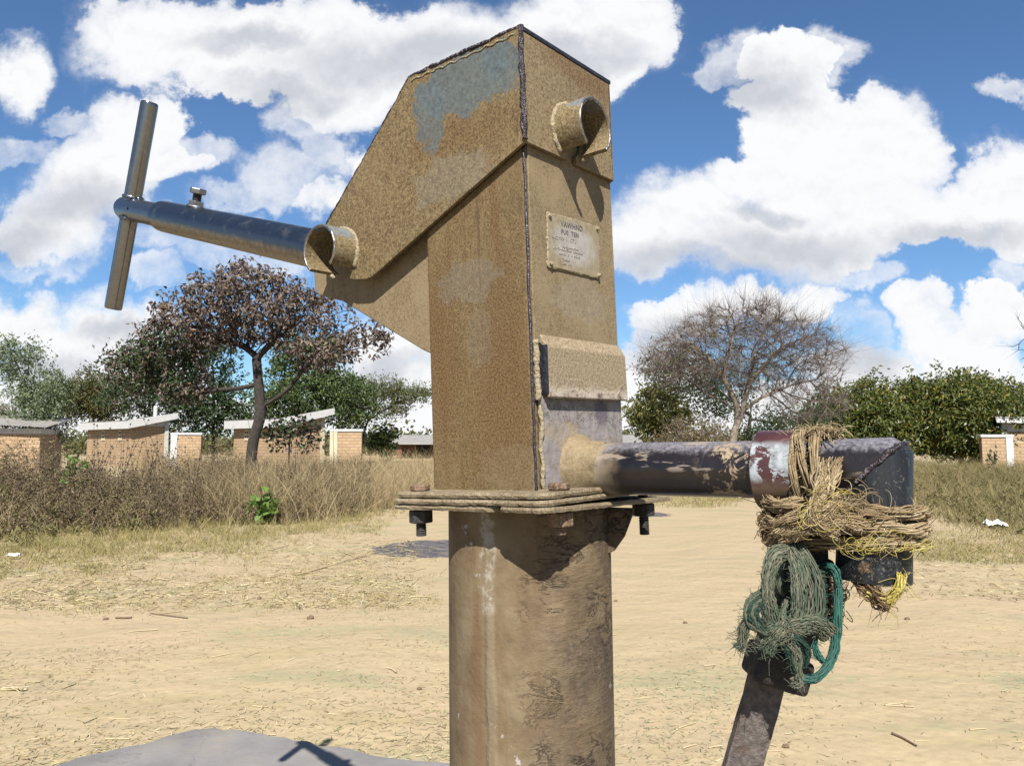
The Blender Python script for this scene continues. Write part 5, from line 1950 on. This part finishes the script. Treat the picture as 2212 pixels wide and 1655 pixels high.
# ================================================================== trees
class Tree:
    def __init__(self, name, base, trunk, blobs, label, seed=1, natt=500, step=.16, kill=.30, infl=2.5, tip=.006, expo=2.35, iters=160, inertia=.45, lift=.05, jitter=.12,
                 bark='bark', maxn=9000, group=None, rmax=None, thick=1.0):
        """trunk: list of polylines of points; crown grown to fill the ellipsoid blobs (centre, radii, share)"""
        g = np.random.default_rng(seed)
        self.rng = g
        base = np.asarray(base, float)
        self.o = empty(name, tuple(base), 0, label, 'tree' if 'bush' not in name and 'shrub' not in name else 'bush', group)
        self.base = base
        pts, par = [], []
        for line in trunk:
            line = np.asarray(line, float)
            start = len(pts)
            if start:
                q = int(np.argmin(np.linalg.norm(np.array(pts) - line[0], axis=1)))
            P_ = smoothpath(line, max(3, int(np.sum(np.linalg.norm(np.diff(line, axis=0), axis=1)) / step) + 1))
            for i, pp_ in enumerate(P_):
                if start and i == 0: continue
                par.append(-1 if not pts else (q if (start and i == 1) else len(pts) - 1))
                pts.append(pp_)
        att = []
        for c, r, sh in blobs:
            m = max(4, int(natt * sh))
            d_ = g.normal(0, 1, (m, 3)); d_ /= np.linalg.norm(d_, axis=1)[:, None]
            rad = g.uniform(.15, 1, m) ** (1 / 2.4)
            att.append(np.asarray(c) + d_ * rad[:, None] * np.asarray(r))
        att = np.concatenate(att)
        pos = np.zeros((maxn, 3)); parent = np.full(maxn, -1, int); dirs = np.zeros((maxn, 3))
        n = len(pts)
        pos[:n] = pts; parent[:n] = par
        for i in range(n):
            if parent[i] >= 0:
                d_ = pos[i] - pos[parent[i]]; dirs[i] = d_ / (np.linalg.norm(d_) + 1e-9)
        dirs[0] = (0, 0, 1)
        D_ = np.linalg.norm(att[:, None] - pos[None, :n], axis=2)
        near = D_.argmin(1); nd = D_.min(1)
        alive = np.ones(len(att), bool)
        lastdir = {}
        for it in range(iters):
            act = alive & (nd < (infl if it > 25 else 99))
            if not act.any() or n > maxn - 600: break
            idx = near[act]
            v = att[act] - pos[idx]
            v /= np.linalg.norm(v, axis=1)[:, None] + 1e-9
            acc = np.zeros((n, 3)); np.add.at(acc, idx, v)
            nodes = np.unique(idx)
            dd = acc[nodes]
            dd /= np.linalg.norm(dd, axis=1)[:, None] + 1e-9
            dd = dd + inertia * dirs[nodes] + np.array([0, 0, lift]) + g.normal(0, jitter, dd.shape)
            dd /= np.linalg.norm(dd, axis=1)[:, None]
            new = pos[nodes] + dd * step
            m = len(nodes)
            pos[n:n + m] = new; parent[n:n + m] = nodes; dirs[n:n + m] = dd
            D_ = np.linalg.norm(att[:, None] - new[None], axis=2)
            k_ = D_.argmin(1); dm = D_[np.arange(len(att)), k_]
            better = dm < nd
            near[better] = n + k_[better]; nd[better] = dm[better]
            n += m
            alive &= nd > kill
        self.pos, self.par, self.dirs, self.n = pos[:n], parent[:n], dirs[:n], n
        kids = np.bincount(self.par[self.par >= 0], minlength=n)
        self.tips = np.where(kids == 0)[0]
        rr_ = np.zeros(n)
        acc = np.zeros(n)
        for i in range(n - 1, -1, -1):
            rr_[i] = max(tip, acc[i] ** (1 / expo)) if acc[i] > 0 else tip
            if self.par[i] >= 0: acc[self.par[i]] += rr_[i] ** expo
        if rmax: rr_ = np.where(rr_ > tip * 3, np.minimum(rr_, rmax) * 1.0, rr_)
        self.r = np.where(rr_ > .03, rr_ * thick, rr_)
        self.bark = bark

    def wood(self, name='trunk', minr=0.0, maxr=99.0, mat=None):
        """all limbs as one tapering surface"""
        s = 6
        th_ = np.linspace(0, 2 * PI, s, endpoint=False)
        d = self.dirs
        h = np.where(np.abs(d[:, 2:3]) < .92, [[0, 0, 1.0]], [[1.0, 0, 0]])
        A_ = np.cross(h, d); A_ /= np.linalg.norm(A_, axis=1)[:, None] + 1e-9
        B_ = np.cross(d, A_)
        off_ = np.cos(th_)[None, :, None] * A_[:, None] + np.sin(th_)[None, :, None] * B_[:, None]
        i = np.where((self.par >= 0) & (self.r >= minr) & (self.r < maxr))[0]
        p = self.par[i]
        rp = np.minimum(self.r[p], self.r[i] * 1.35 + .002)
        V0 = self.pos[p][:, None] + off_[i] * rp[:, None, None]
        V1 = self.pos[i][:, None] + off_[i] * self.r[i][:, None, None]
        V_ = np.concatenate([V0, V1], 1).reshape(-1, 3) - self.base
        o_ = np.arange(len(i))[:, None] * (2 * s)
        k_ = np.arange(s)[None]; k2 = (k_ + 1) % s
        F_ = np.stack([o_ + k_, o_ + k2, o_ + s + k2, o_ + s + k_], -1).reshape(-1, 4)
        return np_mesh(name, V_, F_, M[mat or self.bark], self.o, True)

    def twigs(self, per, length, r, name='crown', mat='twig', upturn=.3, thin=None, spread=.6):
        g = self.rng
        t_ = self.tips if thin is None else np.where(self.r < thin)[0]
        t_ = np.repeat(t_, per)
        n = len(t_)
        d = self.dirs[t_] + g.normal(0, spread, (n, 3)) + np.array([0, 0, upturn])
        d /= np.linalg.norm(d, axis=1)[:, None]
        l = length * g.uniform(.4, 1.3, n)
        return ribbons(name, self.pos[t_] - self.base, d * l[:, None], g.normal(0, .12, (n, 3)) * l[:, None], r * g.uniform(.7, 1.3, n), M[mat], self.o, 2)

    def leaves(self, per, size, mat, spread, thin=.02, name='crown', aspect=.5, droop=.3, share=1.0, where=None, clump=0):
        g = self.rng
        t_ = np.where(self.r < thin)[0]
        if where is not None: t_ = t_[where(self.pos[t_])]
        if share < 1: t_ = t_[g.uniform(0, 1, len(t_)) < share]
        P_ = np.repeat(self.pos[t_], per, 0)
        if clump:                              # leaves gather in tufts, leaving gaps
            c_ = np.repeat(g.normal(0, spread, (len(t_) * clump, 3)), per // clump + 1, 0)[:len(P_)]
            P_ = P_ + c_ + g.normal(0, spread * .35, P_.shape)
        else:
            P_ = P_ + g.normal(0, spread, P_.shape)
        return leaves_mesh(name, P_ - self.base, size, M[mat], self.o, None, aspect, droop)


def blob(px, py, Yd, rx, ry, rz_, sh):
    """crown part: centre seen at (px, py), half-sizes in pixels, depth half-size in metres"""
    return (at(px, py, Yd), (rx / F * Yd, rz_, ry / F * Yd), sh)


def groundpt(px, Yd):
    p_ = at(px, 961, Yd)
    return np.array([p_[0], p_[1], -.05])


# --- the brown-leaved tree in the middle left
Yd = 18.0
b = groundpt(540, Yd)
t = Tree('brown_leaved_tree', b, [[b, at(546, 960, Yd), at(562, 900, Yd), at(560, 850, Yd), at(556, 800, Yd), at(553, 765, Yd)],
                                  [at(562, 880, Yd), at(600, 858, Yd - .1), at(632, 830, Yd - .2), at(655, 795, Yd - .3)],
                                  [at(558, 830, Yd), at(520, 838, Yd + .2), at(478, 842, Yd + .3), at(440, 848, Yd + .5)],
                                  [at(554, 770, Yd), at(520, 745, Yd), at(480, 738, Yd + .3)], [at(554, 775, Yd), at(590, 735, Yd - .3), at(612, 690, Yd - .5)]],
         [blob(545, 660, Yd, 165, 80, 1.5, .40), blob(440, 690, Yd, 115, 65, 1.3, .20), blob(660, 680, Yd - .2, 100, 60, 1.1, .15), blob(545, 610, Yd, 105, 42, 1.2, .12),
          blob(770, 730, Yd - .3, 85, 40, .9, .09), blob(370, 745, Yd + .4, 75, 60, 1.0, .14), blob(300, 800, Yd + .6, 75, 55, .8, .09), blob(690, 760, Yd - .3, 90, 35, .9, .07), blob(400, 840, Yd + .5, 70, 28, .8, .04)],
         'spreading tree with dry brown leaves and crooked dark trunk, left of the pump', 5, 1700, .12, .17, 2.0, .0062, 2.2, 190, .35, .02, .30, thick=1.25)
t.wood(); t.twigs(2, .28, .011, upturn=.1)
t.leaves(11, .118, 'lf_brown', .085, .022, 'crown', .5, .9, .52, None, 3)
t.leaves(16, .095, 'lf_dark', .13, .02, 'green_leaves', .5, .3, .8, lambda P_: (P_[:, 0] < at(400, 800, Yd)[0]) & (P_[:, 2] < at(400, 715, Yd)[2]))

# --- blue-green tree at the far left
Yd = 29.0
b = groundpt(72, Yd)
t = Tree('slender_tree', b, [[b, at(85, 900, Yd), at(70, 860, Yd), at(48, 815, Yd)], [at(80, 890, Yd), at(112, 860, Yd), at(120, 830, Yd)]],
         [blob(38, 765, Yd, 52, 34, .9, .2), blob(75, 850, Yd, 55, 45, 1.0, .28), blob(120, 850, Yd, 40, 60, 1.0, .28), blob(60, 910, Yd, 60, 30, 1.0, .12), blob(5, 790, Yd, 30, 30, .8, .08), blob(110, 930, Yd, 40, 30, .8, .12)],
         'slender open tree with feathery blue-green leaves, by the left border', 8, 380, .17, .30, 3, .007, 2.3, 140, .5, .08, .15, 'bark')
t.wood(); t.leaves(34, .15, 'lf_euc', .19, .03, 'crown', .28, .9, 1.0, None, 4)
# --- reddish little tree at the very border
Yd = 34.0
b = groundpt(10, Yd)
t = Tree('small_reddish_tree', b, [[b, at(12, 930, Yd), at(14, 900, Yd)]], [blob(12, 893, Yd, 26, 24, .8, 1)], 'small tree with reddish brown leaves at the left border', 3, 90, .2, .3, 3, .008)
t.wood(); t.leaves(9, .15, 'lf_brown', .16, .03, 'crown', .5, .4)
# --- olive tree
Yd = 46.0
b = groundpt(205, Yd)
t = Tree('olive_green_tree', b, [[b, at(203, 930, Yd), at(200, 890, Yd), at(195, 865, Yd)]],
         [blob(185, 850, Yd, 62, 40, 1.4, .5), blob(140, 880, Yd, 50, 26, 1.2, .2), blob(230, 870, Yd, 40, 34, 1.2, .3)], 'bushy olive-green tree rising behind the roof of the latrine with the pipe', 12, 420, .26, .42, 4, .010)
t.wood(); t.leaves(60, .18, 'lf_olive', .34, .05, 'crown', .4, .5, 1, None, 5); t.twigs(1, .9, .012, upturn=1.4, spread=.25)
# --- dark tree with bare grey branches among its leaves
Yd = 36.5 + 6
b = groundpt(330, Yd)
t = Tree('half_bare_tree', b, [[b, at(325, 920, Yd), at(322, 870, Yd), at(318, 835, Yd)]],
         [blob(320, 800, Yd, 85, 62, 2.0, .5), blob(300, 860, Yd, 80, 45, 1.9, .3), blob(265, 840, Yd, 40, 50, 1.6, .1), blob(370, 850, Yd, 40, 60, 1.6, .1)],
         'dark green tree with bare grey branches in its crown, above the latrine with the pipe', 15, 520, .24, .42, 4, .011, 2.2, 150, .4, .03, .25)
t.wood(); t.twigs(4, .7, .016, upturn=.1, mat='barkpale', spread=.9); t.leaves(24, .17, 'lf_dark', .30, .035, 'crown', .5, .4, .6, None, 3); t.leaves(3, .2, 'lf_brown', .2, .035, 'dry_leaves', .5, .4, .25)
# --- dark green trees behind the middle
Yd = 44.0
b = groundpt(462, Yd)
t = Tree('dark_green_tree', b, [[b, at(460, 930, Yd), at(462, 860, Yd), at(460, 800, Yd)]],
         [blob(455, 765, Yd, 66, 76, 2.2, .36), blob(450, 860, Yd, 75, 55, 2.2, .28), blob(400, 890, Yd, 50, 70, 1.8, .18), blob(500, 890, Yd, 60, 70, 1.8, .18)],
         'tall dark green tree between the two left latrines', 21, 520, .26, .44, 4, .012)
t.wood(); t.leaves(36, .20, 'lf_dark', .30, .03, 'crown', .5, .4, .6, None, 3)
Yd = 43.0
b = groundpt(640, Yd)
t = Tree('broad_green_tree', b, [[b, at(640, 930, Yd), at(645, 860, Yd), at(642, 800, Yd)], [at(644, 850, Yd), at(690, 820, Yd), at(720, 800, Yd)]],
         [blob(625, 765, Yd, 48, 52, 1.6, .18), blob(700, 770, Yd, 50, 48, 1.6, .14), blob(670, 850, Yd, 120, 55, 2.4, .36), blob(760, 870, Yd, 50, 62, 2.0, .18), blob(590, 900, Yd, 60, 50, 2, .14)],
         'broad green tree behind the latrine with the cream band', 22, 700, .26, .42, 4, .012)
t.wood(); t.leaves(34, .19, 'lf_mid', .28, .03, 'crown', .5, .4, .62, None, 3); t.leaves(14, .19, 'lf_dark', .30, .035, 'inner_leaves', .5, .4, .7)
# --- low leafy bush round the brown tree's trunk
Yd = 19.0
b = groundpt(625, Yd)
t = Tree('leafy_bush', b, [[b, at(625, 960, Yd), at(630, 930, Yd)]], [blob(632, 925, Yd, 58, 32, .5, .6), blob(590, 950, Yd, 40, 30, .4, .2), blob(660, 950, Yd, 40, 30, .4, .2)],
         'dark leafy bush with hanging leaves round the foot of the brown-leaved tree', 31, 200, .10, .17, 2, .005)
t.wood(); t.leaves(8, .10, 'lf_dark', .09, .02, 'leaves', .6, .6, .6); t.leaves(4, .11, 'lf_brown', .09, .02, 'dry_leaves', .5, .6, .6)
# --- flat-topped thorn tree reaching to the pump
Yd = 46.0
b = groundpt(775, Yd)
t = Tree('flat_topped_tree', b, [[b, at(785, 940, Yd), at(800, 900, Yd), at(822, 875, Yd)], [at(800, 905, Yd), at(840, 880, Yd), at(885, 862, Yd), at(930, 850, Yd)]],
         [blob(820, 840, Yd, 60, 26, 1.6, .35), blob(870, 850, Yd, 50, 18, 1.4, .25), blob(850, 890, Yd, 35, 16, 1.2, .12), blob(925, 852, Yd, 40, 14, 1.2, .14), blob(780, 900, Yd, 30, 40, 1.2, .14)],
         'thin flat-topped thorn tree with long bare limbs, just left of the pump column', 33, 420, .22, .34, 4, .009, 2.3, 150, .6, .02)
t.wood(); t.leaves(30, .13, 'lf_olive', .22, .03, 'crown', .4, .2, .7, None, 3); t.leaves(20, .13, 'lf_mid', .22, .03, 'green_leaves', .4, .2, .6)
Yd = 48.0
b = groundpt(835, Yd)
t = Tree('low_shrub', b, [[b, at(835, 965, Yd), at(832, 955, Yd)]], [blob(822, 948, Yd, 34, 24, 1.0, 1)], 'low green shrub beside the short wall with the cream end', 34, 120, .2, .34, 3, .008)
t.wood(); t.leaves(26, .22, 'lf_mid', .24, .03, 'leaves', .5, .3, 1, None, 3)

# --- right side: the bare tree
Yd = 25.0
b = groundpt(1578, Yd)
t = Tree('bare_tree', b, [[b, at(1585, 940, Yd), at(1600, 900, Yd), at(1612, 850, Yd), at(1622, 800, Yd), at(1626, 760, Yd)],
                          [at(1590, 930, Yd), at(1592, 880, Yd), at(1575, 840, Yd + .1), at(1552, 800, Yd + .2), at(1525, 768, Yd + .3)],
                          [at(1604, 890, Yd), at(1640, 862, Yd - .2), at(1690, 840, Yd - .3)], [at(1592, 890, Yd), at(1560, 866, Yd), at(1530, 855, Yd)],
                          [at(1615, 835, Yd), at(1650, 790, Yd + .4), at(1690, 750, Yd + .5)], [at(1560, 810, Yd), at(1580, 740, Yd - .2), at(1590, 700, Yd - .2)]],
         [blob(1610, 760, Yd, 185, 95, 2.1, .45), blob(1500, 770, Yd, 110, 70, 1.6, .14), blob(1720, 770, Yd, 110, 75, 1.6, .18), blob(1610, 700, Yd, 130, 45, 1.7, .13), blob(1450, 790, Yd, 80, 50, 1.1, .06),
          blob(1740, 860, Yd, 85, 55, 1.3, .10)],
         'leafless tree with a dome of fine bare twigs, right of the pump column', 41, 2300, .13, .17, 3, .0065, 2.25, 220, 1.0, .06, .16, 'barkpale', 16000)
t.wood('trunk', maxr=9, minr=.045); t.wood('limbs', minr=0, maxr=.045, mat='twig')
t.twigs(6, .46, .0085, upturn=.22, spread=.62, thin=.0115); t.twigs(2, .9, .010, upturn=.3, spread=.40, thin=.011, name='twig_crown')
t.leaves(2, .14, 'lf_yellow', .1, .012, 'last_leaves', .5, .3, .10, lambda P_: (P_[:, 2] > at(0, 890, Yd)[2]) & (P_[:, 2] < at(0, 700, Yd)[2]) & (P_[:, 0] < at(1680, 800, Yd)[0]))
# second stem behind with dark foliage
Yd = 30.0
b = groundpt(1618, Yd)
t = Tree('shaded_tree', b, [[b, at(1618, 930, Yd), at(1622, 880, Yd), at(1610, 840, Yd)], [at(1620, 900, Yd), at(1560, 850, Yd), at(1500, 815, Yd)], [at(1620, 905, Yd), at(1690, 915, Yd), at(1750, 908, Yd)]],
         [blob(1500, 820, Yd, 100, 60, 1.4, .4), blob(1440, 800, Yd, 60, 50, 1.2, .15), blob(1560, 870, Yd, 70, 45, 1.3, .15), blob(1720, 905, Yd, 100, 30, 1.3, .2), blob(1660, 930, Yd, 70, 22, 1.2, .1)],
         'dark thin-leaved tree standing behind the bare tree', 42, 620, .19, .30, 3, .008)
t.wood(); t.leaves(22, .115, 'lf_dark', .20, .04, 'crown', .45, .4, .9); t.twigs(1, .35, .011)
Yd = 26.5
b = groundpt(1425, Yd)
t = Tree('yellow_green_tree', b, [[b, at(1422, 940, Yd), at(1418, 900, Yd)]], [blob(1425, 885, Yd, 62, 52, 1.0, .6), blob(1390, 900, Yd, 30, 40, .8, .2), blob(1465, 900, Yd, 30, 30, .8, .2)],
         'rounded yellow-green tree just right of the pump column', 43, 330, .15, .24, 3, .006)
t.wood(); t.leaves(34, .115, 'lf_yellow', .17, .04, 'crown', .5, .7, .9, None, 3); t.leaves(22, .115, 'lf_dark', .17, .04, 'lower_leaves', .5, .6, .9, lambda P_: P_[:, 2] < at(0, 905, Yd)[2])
Yd = 23.0
b = groundpt(1490, Yd)
t = Tree('brown_thorn_bush', b, [[b, at(1492, 965, Yd), at(1500, 950, Yd)]], [blob(1500, 932, Yd, 75, 32, .9, .7), blob(1440, 950, Yd, 40, 22, .7, .15), blob(1545, 950, Yd, 30, 30, .7, .15)],
         'low brown thorny bush at the foot of the bare tree', 44, 420, .11, .17, 2, .005)
t.wood(); t.twigs(4, .3, .009, upturn=.4, spread=.8); t.leaves(9, .07, 'brushleaf', .11, .02, 'dry_leaves', .5, .2)
# --- the big dark hedge trees on the right
Yd = 34.0
b = groundpt(1850, Yd)
t = Tree('mango_tree', b, [[b, at(1850, 950, Yd), at(1852, 920, Yd)]], [blob(1850, 905, Yd, 85, 58, 1.9, .55), blob(1880, 862, Yd, 40, 30, 1.4, .12), blob(1795, 905, Yd, 55, 55, 1.6, .2), blob(1920, 915, Yd, 50, 58, 1.6, .2), blob(1840, 955, Yd, 100, 26, 1.7, .2)],
         'rounded dark green mango-like tree with a few yellow leaves, above the spout end', 51, 560, .22, .36, 4, .010, group='big leafy trees on the right')
t.wood(); t.leaves(62, .185, 'lf_mango', .32, .06, 'crown', .40, .7, 1, None, 6)
b = groundpt(2075, Yd + 1)
Yd += 1
t = Tree('mango_tree', b, [[b, at(2075, 950, Yd), at(2075, 920, Yd)], [at(2075, 940, Yd), at(2140, 905, Yd), at(2200, 890, Yd)], [at(2075, 940, Yd), at(2010, 905, Yd)]],
         [blob(2070, 885, Yd, 140, 64, 2.6, .45), blob(2080, 850, Yd, 90, 32, 1.9, .15), blob(1985, 880, Yd, 60, 50, 1.9, .15), blob(2180, 900, Yd, 90, 60, 2.2, .2), blob(2020, 935, Yd, 80, 38, 2.0, .16), blob(2110, 955, Yd, 110, 26, 2.0, .14)],
         'largest dark green tree at the right, broad crown reaching the right border', 52, 1000, .22, .36, 4, .010, group='big leafy trees on the right')
t.wood(); t.leaves(62, .185, 'lf_mango', .32, .06, 'crown', .40, .7, 1, None, 6)
# --- thin bare branch entering at the right border
Yd = 16.0
b = groundpt(2420, Yd)
t = Tree('bare_sapling', b, [[b, at(2400, 850, Yd), at(2350, 760, Yd), at(2300, 715, Yd)], [at(2390, 830, Yd), at(2330, 770, Yd), at(2280, 745, Yd)]],
         [blob(2270, 690, Yd, 75, 35, .8, .5), blob(2260, 745, Yd, 65, 18, .6, .3), blob(2350, 700, Yd, 90, 60, 1, .3)], 'thin bare branches entering at the right border', 53, 170, .12, .2, 3, .0055, 2.3, 120, .7)
t.wood(); t.twigs(3, .28, .009, spread=.6)

# far scrub along the horizon
g_ = []
for j in range(900):
    px_ = rng.uniform(-1400, 3600)
    Yf = rng.uniform(75, 120)
    c_ = groundpt(px_, Yf)
    g_.append(c_ + np.array([0, 0, 1.0]) + rng.normal(0, 1, (70, 3)) * np.array([1.9, 1.0, .62 + .3 * math.sin(px_ * .013) ** 2]))
leaves_mesh('far_scrub', np.concatenate(g_), .48, M['lf_olive'], None, 'stuff', .6)

# ------------------------------------------------------------------ small plants and scraps
def plant(name, px, py_base, Yd, hgt, nst, lsize, mat, label, spread=.15, aspect=.8, per=7, zbase=None, sd_=3):
    g = np.random.default_rng(sd_)
    b = at(px, 961, Yd)
    b[2] = height(b[0], b[1]) if zbase is None else zbase
    o = empty(name, tuple(b), 0, label, 'plant')
    S_ = Strands(5)
    lp_ = []
    for j in range(nst):
        a_ = g.uniform(0, 2 * PI)
        e_ = np.array([math.cos(a_) * spread * g.uniform(.3, 1.3), math.sin(a_) * spread * g.uniform(.3, 1.3), hgt * g.uniform(.6, 1.05)])
        Q = smoothpath([np.zeros(3), e_ * [.35, .35, .55], e_], 10)
        S_.add(Q, np.linspace(.006, .002, 10))
        for f in range(per):
            lp_.append(Q[g.integers(4, 10)] + g.normal(0, lsize * .35, 3))
    S_.build('stem', M['brush'], o)
    leaves_mesh('leaves', np.array(lp_), lsize, M[mat], o, None, aspect, -.1, fold=.12)
    return o


plant('broadleaf_plant', 573, 1130, 10.7, .40, 12, .115, 'lf_bright', 'bright green broad-leaved plant at the edge of the dry brush', .22, .95, 9)
plant('sapling', 160, 1010, 10.5, .98, 7, .095, 'lf_bright', 'light green leafy sapling rising out of the brush below the latrine with the pipe', .17, .6, 9, None, 5)
plant('seedling', 62, 1190, 8.3, .13, 8, .10, 'weedgreen', 'low yellow-green seedling in the short grass at the left', .12, .3, 4, None, 7)
plant('leafy_weed', 1690 + 207, 1000, 30, 1.1, 6, .16, 'lf_dark', 'dark leafy weed just right of the spout outlet', .3, .6, 8, None, 9)
plant('leafy_weed', 2140, 1000, 27, .9, 6, .15, 'lf_dark', 'dark leafy weed in front of the short wall at the right border', .25, .6, 9, None, 11)


def scrap(px, py, s, label, sd_):
    g = np.random.default_rng(sd_)
    p_ = on_ground(px, py)
    p_[2] = height(p_[0], p_[1])
    bm = bmesh.new()
    bmesh.ops.create_grid(bm, x_segments=9, y_segments=7, size=.5)
    for v in bm.verts:
        v.co = Vector((v.co.x * s * 1.5 + g.normal(0, s * .06), v.co.y * s * .8 + g.normal(0, s * .06), abs(g.normal(0, s * .22)) + .02 + s * .15 * (1 - abs(v.co.x * 2))))
    o = bm_obj('plastic_scrap', bm, M['plastic'])
    m_ = o.modifiers.new('thick', 'SOLIDIFY'); m_.thickness = .003
    o.location = p_
    return tag(o, label, 'litter')


scrap(2150, 1146, .17, 'crumpled white plastic scrap in the meadow edge at the right border', 1)
scrap(1392, 1101, .12, 'small white plastic scrap on the dark mud right of the flange bolt', 2)
scrap(28, 1210, .07, 'small white plastic scrap in the grass at the left border', 3)
